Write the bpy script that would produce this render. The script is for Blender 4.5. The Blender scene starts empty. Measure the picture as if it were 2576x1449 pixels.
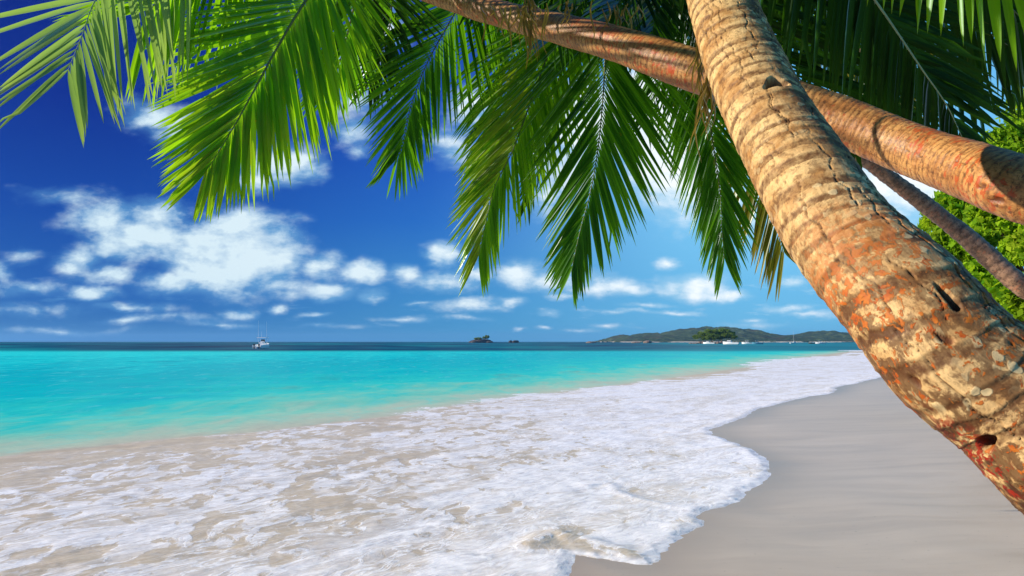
import bpy, bmesh, math, random
import numpy as np
from mathutils import Vector, Matrix
random.seed(7)
SC = bpy.context.scene
COL = SC.collection
# ------------------------------------------------------------------ camera
LENS = 26.0
F = 2576 * LENS / 36.0                       # focal length in units of a 2576 px wide picture
CAM_H = 1.7
PITCH = math.atan((859.3 - 724.5) / F)
cam_d = bpy.data.cameras.new('camera'); cam_d.lens = LENS; cam_d.sensor_width = 36
cam_d.clip_start = 0.05; cam_d.clip_end = 60000
cam = bpy.data.objects.new('camera', cam_d); COL.objects.link(cam)
cam.location = (0, 0, CAM_H); cam.rotation_euler = (math.pi / 2 + PITCH, 0, 0)
SC.camera = cam
CP, SP = math.cos(PITCH), math.sin(PITCH)

def ray(px, py):
    a = (px - 1288) / F; b = (724.5 - py) / F
    return np.array([a, CP - b * SP, SP + b * CP])
def at(px, py, depth):
    r = ray(px, py)
    return np.array([0, 0, CAM_H]) + r * (depth / r[1])
def ground(px, py, z=0.0):
    r = ray(px, py)
    return np.array([0, 0, CAM_H]) + r * ((z - CAM_H) / r[2])

# ------------------------------------------------------------------ noise
def _hash(ix, iy, iz, seed):
    h = (ix.astype(np.int64) * 374761393 + iy.astype(np.int64) * 668265263 + iz.astype(np.int64) * 1440662683 + seed * 974634777) & 0xffffffff
    h = ((h ^ (h >> 13)) * 1274126177) & 0xffffffff
    h = ((h ^ (h >> 15)) * 2246822519) & 0xffffffff
    return ((h ^ (h >> 16)) & 0xffffff) / float(0xffffff)
def vnoise(p, seed=0):
    i = np.floor(p).astype(np.int64); f = p - i
    f = f * f * (3 - 2 * f)
    r = 0
    for dx in (0, 1):
        wx = f[:, 0] if dx else 1 - f[:, 0]
        for dy in (0, 1):
            wy = f[:, 1] if dy else 1 - f[:, 1]
            for dz in (0, 1):
                wz = f[:, 2] if dz else 1 - f[:, 2]
                r = r + _hash(i[:, 0] + dx, i[:, 1] + dy, i[:, 2] + dz, seed) * wx * wy * wz
    return r
def fbm(p, octv=4, seed=0, gain=.5):
    a, s, t = 1.0, 0, 0
    for o in range(octv):
        s = s + a * vnoise(p * (2.03 ** o) + 17.3 * o, seed + o); t += a; a *= gain
    return s / t
def xyz(x, y, z=0.0):
    return np.stack([x, y, np.zeros_like(x) + z], 1)
def sstep(a, b, x):
    t = np.clip((x - a) / (b - a), 0, 1); return t * t * (3 - 2 * t)

# ------------------------------------------------------------------ object helpers
def srgb(r, g, b):
    f = lambda c: (c / 255) / 12.92 if c / 255 <= .04045 else ((c / 255 + .055) / 1.055) ** 2.4
    return (f(r), f(g), f(b), 1)
def make_mesh(name, verts, faces, mat=None, parent=None, attrs=None, smooth=True, base=None):
    verts = np.asarray(verts, dtype=np.float64)
    if base is not None: verts = verts - np.asarray(base)
    me = bpy.data.meshes.new(name)
    if isinstance(faces, np.ndarray):
        nf, k = faces.shape
        me.vertices.add(len(verts)); me.vertices.foreach_set('co', verts.astype(np.float32).ravel())
        me.loops.add(nf * k); me.loops.foreach_set('vertex_index', faces.astype(np.int32).ravel())
        me.polygons.add(nf); me.polygons.foreach_set('loop_start', (np.arange(nf) * k).astype(np.int32))
        me.polygons.foreach_set('loop_total', np.full(nf, k, dtype=np.int32))
        me.update(calc_edges=True)
    else:
        me.from_pydata(verts.tolist(), [], faces); me.update()
    if smooth:
        me.polygons.foreach_set('use_smooth', np.ones(len(me.polygons), dtype=bool))
    for k, v in (attrs or {}).items():
        a = me.attributes.new(k, 'FLOAT', 'POINT'); a.data.foreach_set('value', np.asarray(v, dtype=np.float32))
    o = bpy.data.objects.new(name, me)
    if mat: me.materials.append(mat)
    COL.objects.link(o)
    if parent: o.parent = parent
    return o
def tag(o, label=None, cat=None, group=None, kind=None):
    if label: o['label'] = label
    if cat: o['category'] = cat
    if group: o['group'] = group
    if kind: o['kind'] = kind
    return o
def empty(name, loc):
    o = bpy.data.objects.new(name, None); o.location = tuple(loc); o.empty_display_size = .2
    COL.objects.link(o); return o
def grid_faces(nr, nc, wrap=False):
    r = np.arange(nr - 1)[:, None]; c = np.arange(nc if wrap else nc - 1)[None, :]
    c2 = (c + 1) % nc
    return np.stack([r * nc + c, r * nc + c2, (r + 1) * nc + c2, (r + 1) * nc + c], -1).reshape(-1, 4)
def catmull(P, n):
    """smooth curve through the points, spaced by chord length"""
    P = np.asarray(P, float)
    t = np.concatenate([[0], np.cumsum(np.linalg.norm(np.diff(P[:, :3], axis=0), axis=1) ** .75 + 1e-6)])
    m = np.gradient(P, t, axis=0)
    q = np.linspace(0, t[-1], n); i = np.clip(np.searchsorted(t, q, 'right') - 1, 0, len(P) - 2)
    h = (t[i + 1] - t[i])[:, None]; f = ((q - t[i])[:, None]) / h
    return (2 * f ** 3 - 3 * f ** 2 + 1) * P[i] + (f ** 3 - 2 * f ** 2 + f) * h * m[i] + (3 * f ** 2 - 2 * f ** 3) * P[i + 1] + (f ** 3 - f ** 2) * h * m[i + 1]
def norm(v):
    return v / np.maximum(np.linalg.norm(v, axis=-1, keepdims=True), 1e-9)

# ------------------------------------------------------------------ node helper
class NT:
    def __init__(s, tree): s.t = tree; tree.nodes.clear()
    def n(s, typ, ins=None, **props):
        nd = s.t.nodes.new(typ)
        for k, v in props.items(): setattr(nd, k, v)
        for k, v in (ins or {}).items(): s.set(nd.inputs[k], v)
        return nd
    def set(s, sock, v):
        if isinstance(v, bpy.types.NodeSocket): s.t.links.new(v, sock)
        else: sock.default_value = v
    def math(s, op, a, b=0.0, c=0.0, clamp=False):
        nd = s.n('ShaderNodeMath', operation=op, use_clamp=clamp)
        for i, v in enumerate((a, b, c)): s.set(nd.inputs[i], v)
        return nd.outputs[0]
    def vec(s, op, a, b=None, c=None, out=0):
        nd = s.n('ShaderNodeVectorMath', operation=op)
        for i, v in enumerate((a, b, c)):
            if v is not None: s.set(nd.inputs[i], v)
        return nd.outputs[out]
    def noise(s, vec, scale, detail=4, rough=.5, dist=0.0, out='Fac', dims='3D'):
        nd = s.n('ShaderNodeTexNoise', {'Scale': scale, 'Detail': detail, 'Roughness': rough, 'Distortion': dist}, noise_dimensions=dims)
        if vec is not None: s.set(nd.inputs['Vector'], vec)
        return nd.outputs[out]
    def voro(s, vec, scale, feature='F1', out='Distance', **kw):
        nd = s.n('ShaderNodeTexVoronoi', {'Scale': scale}, feature=feature)
        for k, v in kw.items(): s.set(nd.inputs[k], v)
        if vec is not None: s.set(nd.inputs['Vector'], vec)
        return nd.outputs[out]
    def ramp(s, fac, stops, interp='LINEAR'):
        nd = s.n('ShaderNodeValToRGB', {'Fac': fac}); cr = nd.color_ramp; cr.interpolation = interp
        while len(cr.elements) < len(stops): cr.elements.new(.5)
        for e, (p, c) in zip(cr.elements, stops):
            e.position = p; e.color = c if len(c) == 4 else (*c, 1)
        return nd.outputs[0]
    def step(s, x, a, b, lo=0.0, hi=1.0):
        nd = s.n('ShaderNodeMapRange', {'Value': x, 'From Min': a, 'From Max': b, 'To Min': lo, 'To Max': hi}, interpolation_type='SMOOTHSTEP', clamp=True)
        return nd.outputs[0]
    def mix(s, fac, a, b, blend='MIX'):
        nd = s.n('ShaderNodeMix', data_type='RGBA', blend_type=blend)
        s.set(nd.inputs['Factor'], fac); s.set(nd.inputs['A'], a) if False else None
        s.set(nd.inputs[0], fac); s.set(nd.inputs[6], a); s.set(nd.inputs[7], b)
        return nd.outputs[2]
    def attr(s, name):
        return s.n('ShaderNodeAttribute', attribute_name=name).outputs['Fac']
    def bump(s, h, strength=.5, dist=.01, normal=None):
        nd = s.n('ShaderNodeBump', {'Height': h, 'Strength': strength, 'Distance': dist})
        if normal is not None: s.set(nd.inputs['Normal'], normal)
        return nd.outputs[0]
    def out(s, shader, world=False):
        nd = s.n('ShaderNodeOutputWorld' if world else 'ShaderNodeOutputMaterial'); s.t.links.new(shader, nd.inputs['Surface'])
def material(name):
    m = bpy.data.materials.new(name); m.use_nodes = True
    return m, NT(m.node_tree)
def principled(t, col, rough=.6, spec=.3, normal=None, **kw):
    ins = {'Base Color': col, 'Roughness': rough, 'Specular IOR Level': spec}
    if normal is not None: ins['Normal'] = normal
    nd = t.n('ShaderNodeBsdfPrincipled', ins)
    for k, v in kw.items(): t.set(nd.inputs[k], v)
    return nd.outputs[0]
def plain(name, col, rough=.5, spec=.4, var=.15, scale=8):
    m, t = material(name)
    p = t.n('ShaderNodeTexCoord').outputs['Object']
    c = t.mix(t.noise(p, scale, 5), tuple(x * (1 - var) for x in col[:3]) + (1,), tuple(min(1, x * (1 + var)) for x in col[:3]) + (1,))
    t.out(principled(t, c, rough, spec)); return m

# ------------------------------------------------------------------ sun and sky
SUN = np.array([-.91, .02, .375]); SUN = SUN / np.linalg.norm(SUN)
sd = bpy.data.lights.new('sun', 'SUN'); sd.energy = 5.0; sd.angle = math.radians(.5); sd.color = (1, .93, .82)
so = bpy.data.objects.new('sun', sd); COL.objects.link(so)
so.rotation_euler = Vector(SUN).to_track_quat('Z', 'Y').to_euler(); so.location = tuple(SUN * 50)
W = bpy.data.worlds.new('World'); SC.world = W; W.use_nodes = True
t = NT(W.node_tree)
sky = t.n('ShaderNodeTexSky', sky_type='NISHITA'); sky.sun_disc = False
sky.sun_elevation = math.asin(SUN[2]); sky.sun_rotation = math.atan2(SUN[0], SUN[1])
d = t.n('ShaderNodeTexCoord').outputs['Generated']
sx = t.n('ShaderNodeSeparateXYZ', {0: d}).outputs
dx, dy, dz = sx[0], sx[1], sx[2]
K = 8.0                                     # graded colours are written for strength 1, the Background runs at 0.1
def kc(r, g, b): return (r, g, b, 1)
left = t.ramp(dz, [(0, kc(.012, .150, .42)), (.06, kc(.006, .100, .42)), (.16, kc(.002, .056, .36)), (.28, kc(.001, .022, .26)), (.45, kc(.001, .011, .17)), (1, kc(.003, .02, .2))])
right = t.ramp(dz, [(0, kc(.15, .50, .78)), (.06, kc(.15, .50, .82)), (.16, kc(.21, .60, .92)), (.28, kc(.16, .52, .90)), (.45, kc(.05, .30, .62)), (1, kc(.02, .1, .4))])
mid = t.ramp(dz, [(0, kc(.05, .29, .56)), (.06, kc(.045, .26, .58)), (.16, kc(.018, .15, .55)), (.28, kc(.010, .075, .48)), (.45, kc(.005, .035, .33)), (1, kc(.004, .03, .25))])
hx = t.math('DIVIDE', dx, t.math('MAXIMUM', t.math('SQRT', t.math('ADD', t.math('MULTIPLY', dx, dx), t.math('MULTIPLY', dy, dy))), .001))
h1 = t.step(hx, -.52, -.02); h2 = t.step(hx, -.14, .34)
grad = t.mix(h2, t.mix(h1, left, mid), right)
# clouds: soft ellipses in azimuth/elevation, broken up with fractal noise
yy = t.math('MAXIMUM', dy, .08)
uv = t.n('ShaderNodeCombineXYZ', {0: t.math('DIVIDE', dx, yy), 1: t.math('DIVIDE', dz, yy), 2: 0.0}).outputs[0]
CL = [ # px, py, rx, ry, weight
 (610,640,200,125,1.8),(500,625,160,80,1.5),(690,660,115,85,1.4),(560,660,190,70,1.3),(360,590,170,75,1.3),(270,545,150,60,1),(390,545,110,60,1.1),(170,490,120,34,.6),(300,620,130,60,1),
 (690,720,120,38,.8),(205,650,80,55,.85),(270,690,80,34,.8),(430,712,110,38,1),(235,737,85,22,.95),(75,722,110,28,.6),(5,680,40,26,.5),
 (812,672,62,48,.95),(915,682,72,42,1),(830,738,85,26,.9),(930,748,45,20,.85),(700,745,90,20,.5),
 (100,778,150,22,.45),(440,800,150,14,.4),(420,772,60,22,.45),(590,785,50,14,.75),(690,776,32,12,.75),(795,792,48,9,.65),(310,803,90,10,.45),
 (705,415,120,75,1.15),(780,430,60,45,.7),(650,455,90,40,1),(370,300,95,55,.75),(440,310,80,40,.7),(460,350,120,34,.65),
 (870,250,130,50,.5),(880,330,60,50,.55),(895,375,40,25,.5),(730,540,60,16,.3),
 (1110,640,48,40,.9),(1015,690,50,36,.95),(1110,712,130,36,1),(1190,690,60,34,1),(1190,770,110,20,.85),(1285,762,45,13,.85),(1060,768,40,7,.5),
 (1310,690,75,44,1),(1410,705,130,40,1),(1490,725,120,34,.9),(1580,737,55,18,.9),(1430,748,70,12,.7),(1560,785,70,8,.6),(1380,785,28,10,.6),
 (1680,658,42,20,.6),(1750,722,110,44,1.05),(1830,745,70,20,.8),(1995,712,50,22,.7),(1690,790,70,9,.6),(1990,775,70,10,.5),
 (1300,826,26,8,.7),(1360,826,30,9,.75),(1445,829,55,9,.7),(1520,815,50,8,.5),(1890,800,40,8,.55),(1905,812,80,9,.4),(2040,790,60,8,.45),(1630,770,70,7,.45),
 (1700,350,150,250,2.0),(1640,250,170,150,1.7),(330,770,120,14,.55),(150,830,160,10,.4),(560,812,120,9,.45),(820,820,90,8,.4),(1020,800,90,8,.45),(1180,800,60,8,.45),(60,640,60,26,.5),(620,740,60,16,.6),(1180,270,80,70,.8),(1150,370,80,70,.6),(1380,500,60,60,.8),(1350,390,70,80,.8),(1500,300,190,130,1.3),(1420,420,110,90,1),
 (900,150,70,110,1),(960,60,80,90,.8),(2300,470,210,110,1.3),(2200,470,130,80,1.2),(1880,520,120,110,.5)]
wq = t.vec('SUBTRACT', t.noise(t.vec('MULTIPLY', uv, (1, 2.2, 1)), 8, 5, .6, out='Color'), (.5, .5, .5))
uvw = t.vec('MULTIPLY_ADD', wq, (.060, .034, 0), uv)
vmax = None
for (px, py, rx, ry, w) in CL:
    r = ray(px, py); u, v = r[0] / r[1], r[2] / r[1]
    q = t.vec('MULTIPLY_ADD', uvw, (F / rx, F / ry, 0), (-u * F / rx, -v * F / ry, 0))
    e = t.math('MULTIPLY', t.math('SUBTRACT', 1.0, t.vec('LENGTH', q, out='Value')), w)
    vmax = e if vmax is None else t.n('ShaderNodeMath', {0: vmax, 1: e, 2: .22}, operation='SMOOTH_MAX').outputs[0]
uvs = t.vec('MULTIPLY', uv, (1, 1.7, 1))
n1 = t.noise(uvs, 12, 10, .57, .1)
n2 = t.noise(t.vec('ADD', uvs, (-.012, .022, .0)), 12, 8, .57, .1)
dens = t.math('ADD', vmax, t.math('MULTIPLY', t.math('SUBTRACT', n1, .43), 1.35))
# a thin scatter of far small clouds near the horizon
nl = t.noise(t.vec('MULTIPLY', uv, (14, 75, 1)), 1, 6, .6, .2)
low = t.math('MULTIPLY', t.step(nl, .56, .74), t.math('MULTIPLY', t.step(dz, .008, .03), t.step(dz, .11, .05)))
alpha = t.math('MAXIMUM', t.step(dens, -.06, .74), t.math('MULTIPLY', low, .55))
alpha = t.math('MULTIPLY', alpha, t.step(dy, .1, .3))
lit = t.math('ADD', t.step(dens, .05, 1.25), t.math('MULTIPLY', t.math('SUBTRACT', n1, n2), 3.0), clamp=True)
cdark = t.mix(h2, t.mix(h1, (.10, .30, .60, 1), (.18, .42, .70, 1)), (.46, .72, .90, 1))
clite = t.mix(h2, t.mix(h1, (.70, .86, .93, 1), (.80, .92, .97, 1)), (1.0, 1.05, 1.08, 1))
ccol = t.mix(lit, cdark, clite)
nis = t.vec('MULTIPLY', sky.outputs[0], (.1, .1, .1))
base = t.mix(.012, grad, nis)
final = t.mix(t.math('MULTIPLY', alpha, .96), base, ccol)
final10 = t.vec('MULTIPLY', final, (K, K, K))
bg = t.n('ShaderNodeBackground', {'Color': final10, 'Strength': .1})
t.out(bg.outputs[0], world=True)

# ------------------------------------------------------------------ shore geometry
front_px = [(3600,868),(2900,876),(2600,886),(2450,903),(2330,930),(2222,950),(2189,957),(2124,969),(2099,988),(2032,997),(1985,1010),(1922,1028),(1877,1051),(1829,1067),(1787,1083),(1802,1095),(1852,1113),(1913,1141),(1935,1155),(1947,1170),(1938,1199),(1919,1217),(1886,1229),(1861,1245),(1825,1272),(1764,1283),(1757,1291),(1764,1309),(1748,1321),(1718,1330),(1712,1355),(1687,1373),(1660,1394),(1635,1419),(1595,1416),(1519,1404),(1440,1393),(1437,1404),(1424,1434),(1406,1449),(1380,1475),(1340,1620),(1290,2200),(1200,5200)]
back_px = [(3600,862),(2900,864),(2600,866),(2300,870),(2160,882),(2000,903),(1900,922),(1700,950),(1500,977),(1300,1000),(1100,1028),(1000,1046),(840,1064),(729,1078),(660,1087),(486,1099),(330,1114),(243,1125),(121,1134),(0,1151),(-200,1165),(-600,1195),(-1500,1290),(-4000,1500)]
FRONT = np.array([ground(*p)[:2] for p in front_px])
BACK = np.array([ground(*p)[:2] for p in back_px])
def poly_dist(x, y, P):
    best = np.full(len(x), 1e18)
    for (ax, ay), (bx, by) in zip(P[:-1], P[1:]):
        ex, ey = bx - ax, by - ay
        tt = np.clip(((x - ax) * ex + (y - ay) * ey) / (ex * ex + ey * ey + 1e-12), 0, 1)
        best = np.minimum(best, (x - ax - tt * ex) ** 2 + (y - ay - tt * ey) ** 2)
    return np.sqrt(best)
def inside(x, y, P):
    r = np.zeros(len(x), bool); n = len(P)
    for i in range(n):
        ax, ay = P[i]; bx, by = P[(i + 1) % n]
        if ay == by: continue
        c = ((ay > y) != (by > y)) & (x < (bx - ax) * (y - ay) / (by - ay) + ax)
        r ^= c
    return r
FARX = np.array([[-60000, -60000], [-60000, 60000], [60000, 60000], [60000, FRONT[0][1]]])
def d_front(x, y):
    P = np.vstack([FRONT, [[FRONT[-1][0], -60000]], FARX])
    return np.where(inside(x, y, P), 1, -1) * poly_dist(x, y, FRONT)
def d_back(x, y):
    P = np.vstack([BACK, [[-60000, BACK[-1][1]]], FARX[1:3], [[60000, BACK[0][1]]]])
    return np.where(inside(x, y, P), 1, -1) * poly_dist(x, y, BACK)
def sand_z(x, y, df):
    up = np.clip(-df, 0, None); dn = np.clip(df, 0, None)
    return .5 * (1 - np.exp(-up * .035 / .5)) - np.minimum(.02 * dn, 3.0)
def line_bump(x, y, pts, w):
    P = np.array([ground(*p)[:2] for p in pts]); P = catmull(P, 24)
    return poly_dist(x, y, P)
# polar grid, finer where the picture needs it
def polar(naz, nr, rmin, rmax, az0, az1):
    az = np.radians(np.linspace(az0, az1, naz))
    inv = np.linspace(1 / rmin, 1 / rmax, nr)
    A, R = np.meshgrid(az, 1 / inv)
    return (R * np.sin(A)).ravel(), (R * np.cos(A)).ravel(), R.ravel()

# water
NA, NR = 860, 560
x, y, r = polar(NA, NR, 4.3, 9000, -62, 62)
P3 = xyz(x, y)
df = d_front(x, y); db = d_back(x, y)
near = np.exp(-r / 45)
df2 = df + (fbm(P3 * 2.2, 4, 3) - .5) * .22 * sstep(40, 8, r) + (vnoise(P3 * 11, 8) - .5) * .05 * sstep(25, 8, r) + (fbm(P3 * .5, 3, 5) - .5) * np.clip(r / 40, 0, 1) * 1.0
zs = sand_z(x, y, df)
foamzone = sstep(.0, .15, df2) * sstep(1.5, -.5, db)
lump = fbm(P3 * np.array([3.2, 4.2, 1]), 5, 21) - .5
ridge = 1 - np.abs(2 * fbm(P3 * np.array([1.5, 2.2, 1]), 4, 31) - 1) * 2
th = .011 * np.clip(df2 / .12, -1.5, 1) + .005 * np.exp(-((df2 - .14) / .10) ** 2)
z = np.maximum(zs, zs * 0 + np.where(df2 > 0, -.02 * np.clip(df2, 0, 1.2), 0)) + th + foamzone * (lump * .026 + ridge * .004) * sstep(80, 12, r)
z = np.where(df2 < 0, zs + th - .002, z)
dsand = np.full(len(x), 1e3)
# the two small rolls where the backwash folds over itself
l1 = line_bump(x, y, [(1475, 1222), (1520, 1212), (1550, 1232), (1610, 1258), (1700, 1276), (1760, 1284)], 0)
l2 = line_bump(x, y, [(1340, 1372), (1390, 1345), (1440, 1356), (1520, 1382), (1620, 1412)], 0)
nl_ = fbm(P3 * 9, 4, 77)
z += sstep(.03, .45, df2) * (.012 * np.exp(-(l1 / .085) ** 2) + .030 * np.exp(-(l2 / .14) ** 2)) * (.6 + .8 * nl_)
l2b = line_bump(x, y, [(1360, 1382), (1410, 1372), (1470, 1386), (1540, 1400), (1600, 1411)], 0)
churn = np.exp(-(l2b / .11) ** 2) * sstep(-.02, .04, df2) * sstep(.30, .62, fbm(P3 * np.array([5, 7, 1]), 4, 93))
z += churn * .03 * (fbm(P3 * 14, 3, 91) - .5)
# low swell further out
off = np.clip(db, 0, None)
sw = np.sin((y * .85 - x * .25 + 2.5 * fbm(P3 * .12, 3, 41)) * 1.9) * .5 + np.sin((y - x * .1 + 3 * fbm(P3 * .2, 3, 51)) * .83)
z += .035 * sw * sstep(.3, 4, off) * sstep(140, 30, r)
# where the surf thins out to clear water
cov = .62 + .24 * sstep(3.5, .6, df) + .22 * sstep(10, 26, y) * sstep(-10, 4, x) + .16 * sstep(-3.5, 2.5, x)
cov += .22 * (fbm(P3 * .55, 3, 61) - .5) * 2 - .05
cov -= .20 * np.exp(-((db + .7) / 1.3) ** 2) * sstep(5.0, -2.5, x)
cov = cov * sstep(.15, -.35, db + (fbm(P3 * np.array([.5, 1.4, 1]), 4, 66) - .5) * 1.2 * (1 + y / 20) + (fbm(P3 * np.array([.11, .05, 1]), 4, 67) - .5) * .16 * np.clip(y, 0, 120))
cov += .3 * np.exp(-((db - .05) / .14) ** 2) * sstep(25, 12, y) * (fbm(P3 * 1.1, 3, 12) > .52)
cov += .35 * np.exp(-((df2 - .06) / .10) ** 2)
cov += .30 * np.exp(-((l1 - .02) / .07) ** 2)
cov -= .55 * churn + .45 * np.exp(-(l2b / .20) ** 2)
depthc = np.log1p(off) / np.log(101)
deep = sstep(118, 152, y + 30 * (fbm(P3 * np.array([.006, .012, 1]), 3, 88) - .5) + .0 * x)
# keep only the cells that are not buried deep in the sand
fa = grid_faces(NR, NA)
keep = (df2[fa] > -.35).any(1)
fa = fa[keep]
isfoam = (db[fa].mean(1) < 0)
def compact(verts, faces, attrs):
    ids = np.unique(faces); mp = np.full(len(verts), -1); mp[ids] = np.arange(len(ids))
    return verts[ids], mp[faces], {k: v[ids] for k, v in attrs.items()}
rim = np.exp(-((df2 - .05) / (.05 + .05 * fbm(P3 * 3, 3, 17))) ** 2) * sstep(0, .02, df2)
water_attrs = {'rim': rim, 'cov': cov, 'depthc': depthc, 'deep': deep, 'churn': churn, 'off': off}
WV = np.stack([x, y, z], 1)

sea_m, t = material('sea_water')
pos = t.n('ShaderNodeNewGeometry').outputs['Position']
a_cov, a_dep, a_deep, a_churn = (t.attr(k) for k in ('cov', 'depthc', 'deep', 'churn'))
s1 = t.noise(t.vec('MULTIPLY', pos, (1.5, .62, 1)), 1, 5, .62, .5)
s2 = t.noise(t.vec('MULTIPLY', pos, (.42, .15, 1)), 1, 5, .62, .5)
s3 = t.noise(t.vec('MULTIPLY', pos, (.10, .035, 1)), 1, 5, .62, .5)
rip_ = t.math('ADD', t.math('MULTIPLY', t.math('SUBTRACT', s1, .5), .34), t.math('ADD', t.math('MULTIPLY', t.math('SUBTRACT', s2, .5), .50), t.math('MULTIPLY', t.math('SUBTRACT', s3, .5), .36)))
dd = t.math('MULTIPLY_ADD', rip_, t.step(a_dep, .0, .22), a_dep)
wcol = t.ramp(dd, [(0, srgb(206, 198, 172)), (.16, srgb(186, 212, 182)), (.33, srgb(126, 218, 188)), (.47, srgb(44, 214, 198)), (.60, srgb(0, 200, 198)), (.73, srgb(0, 188, 194)), (.86, srgb(4, 208, 206)), (1, srgb(30, 226, 218))])
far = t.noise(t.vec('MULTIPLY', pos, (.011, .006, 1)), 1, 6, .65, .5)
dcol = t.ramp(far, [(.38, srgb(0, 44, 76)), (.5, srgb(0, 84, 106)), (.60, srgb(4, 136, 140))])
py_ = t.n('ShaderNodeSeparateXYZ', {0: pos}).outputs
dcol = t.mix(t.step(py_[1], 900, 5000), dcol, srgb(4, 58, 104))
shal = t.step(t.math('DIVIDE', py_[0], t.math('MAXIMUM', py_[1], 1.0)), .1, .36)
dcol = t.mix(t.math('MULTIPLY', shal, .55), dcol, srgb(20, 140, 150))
wcol = t.mix(t.math('MULTIPLY', t.step(s1, .54, .72), .42), wcol, srgb(120, 226, 214))
wcol = t.mix(t.math('MULTIPLY', t.step(s2, .44, .28), .30), wcol, srgb(0, 128, 146))
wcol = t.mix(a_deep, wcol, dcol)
# bubbles and foam
warp = t.noise(t.vec('MULTIPLY', pos, (1, .7, .3)), 1.3, 3, .5, out='Color')
pw = t.vec('MULTIPLY_ADD', warp, (.45, .5, 0), pos)
pf = t.vec('MULTIPLY', pw, (1.35, .72, .4))
f1 = t.noise(pf, 1.55, 7, .58, .9)
f2 = t.noise(pf, 5.5, 5, .6, .6)
vr = t.voro(pf, 3.2, 'SMOOTH_F1', 'Distance', Smoothness=.4)
patt = t.math('ADD', t.math('MULTIPLY', f1, .74), t.math('ADD', t.math('MULTIPLY', f2, .36), t.math('MULTIPLY', vr, .14)))
thr = t.math('MULTIPLY_ADD', a_cov, -.40, .825)
body = t.step(t.math('SUBTRACT', patt, thr), -.020, .035)
pxy = t.n('ShaderNodeSeparateXYZ', {0: pw}).outputs
al = t.math('ADD', t.math('MULTIPLY', pxy[0], .64), t.math('MULTIPLY', pxy[1], .77))
ac = t.math('SUBTRACT', t.math('MULTIPLY', pxy[0], .77), t.math('MULTIPLY', pxy[1], .64))
flow = t.n('ShaderNodeCombineXYZ', {0: t.math('MULTIPLY', al, .55), 1: t.math('MULTIPLY', ac, 1.5), 2: 0.0}).outputs[0]
big = t.noise(flow, .75, 4, .55, 1.2)
rn = t.noise(flow, 1.9, 6, .58, 1.6)
rn2 = t.noise(flow, 4.6, 5, .6, 1.3)
lace = t.math('MAXIMUM', t.step(t.math('ABSOLUTE', t.math('SUBTRACT', rn, .5)), .050, .004), t.math('MULTIPLY', t.step(t.math('ABSOLUTE', t.math('SUBTRACT', rn2, .5)), .05, .004), .6))
fine = t.noise(flow, 7.5, 6, .62, 1.0)
thick = t.math('MULTIPLY', t.step(a_cov, .50, 1.0), t.step(t.math('SUBTRACT', patt, thr), .0, .22))
foam = t.math('MULTIPLY', body, t.math('ADD', t.math('MULTIPLY_ADD', thick, .30, t.step(big, .36, .60, .34, .84)), t.math('MULTIPLY', t.math('SUBTRACT', fine, .5), 1.1)))
foam = t.math('MAXIMUM', foam, t.math('MULTIPLY', lace, t.math('MULTIPLY_ADD', body, .70, .24)))
foam = t.math('MULTIPLY', foam, t.step(a_cov, .05, .25), clamp=True)
foam = t.math('MAXIMUM', foam, t.math('MULTIPLY', t.attr('rim'), .97))
fcol = t.mix(t.math('MAXIMUM', lace, t.step(fine, .30, .66)), srgb(220, 220, 226), srgb(252, 252, 253))
shallow = t.mix(t.noise(pos, 3, 4), srgb(200, 183, 156), srgb(216, 201, 175))
inz = t.step(t.attr('off'), .25, .0)
wcol = t.mix(inz, wcol, shallow)
chcol = t.mix(t.step(t.noise(pos, 22, 5, .65), .35, .68), srgb(120, 102, 80), srgb(206, 190, 164))
wcol = t.mix(a_churn, wcol, chcol)
col = t.mix(foam, wcol, fcol)
rip = t.noise(t.vec('MULTIPLY', pos, (.9, 2.4, 1)), 1.6, 6, .62, .4)
rip2 = t.noise(t.vec('MULTIPLY', pos, (.2, .7, 1)), .8, 5, .6, .3)
nrm = t.bump(t.math('ADD', t.math('MULTIPLY', rip, .05), t.math('MULTIPLY', rip2, .25)), .45, 1.0)
nrm = t.bump(t.math('MULTIPLY', foam, t.math('MULTIPLY_ADD', fine, .8, .3)), .22, .02, nrm)
dif = t.n('ShaderNodeBsdfDiffuse', {'Color': col, 'Normal': nrm})
glo = t.n('ShaderNodeBsdfGlossy', {'Color': (1, 1, 1, 1), 'Roughness': .22, 'Normal': nrm})
fre = t.n('ShaderNodeFresnel', {'IOR': 1.33, 'Normal': nrm}).outputs[0]
fac = t.math('MULTIPLY', t.math('MINIMUM', fre, .11), t.math('MULTIPLY_ADD', foam, -.9, 1.0))     # a rough sea never turns into a full mirror
mx = t.n('ShaderNodeMixShader', {0: fac}); t.t.links.new(dif.outputs[0], mx.inputs[1]); t.t.links.new(glo.outputs[0], mx.inputs[2])
t.out(mx.outputs[0])
v_, f_, a_ = compact(WV, fa[~isfoam], water_attrs)
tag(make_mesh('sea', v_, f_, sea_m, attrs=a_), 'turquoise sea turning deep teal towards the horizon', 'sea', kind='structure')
v_, f_, a_ = compact(WV, fa[isfoam], water_attrs)
tag(make_mesh('surf_foam', v_, f_, sea_m, attrs=a_), 'white lacy surf foam washing over the pale sand', 'foam', kind='stuff')

# sand and seabed: one sheet out to the horizon
xs, ys, rs = polar(420, 420, 1.0, 9400, -88, 88)
dfs = d_front(xs, ys)
P3 = xyz(xs, ys)
zz = sand_z(xs, ys, dfs) + np.where(dfs < 0, (fbm(P3 * .8, 3, 9) - .5) * .03 * sstep(0, .6, -dfs), 0)
V = np.stack([xs, ys, zz], 1); fs = grid_faces(420, 420)
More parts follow.
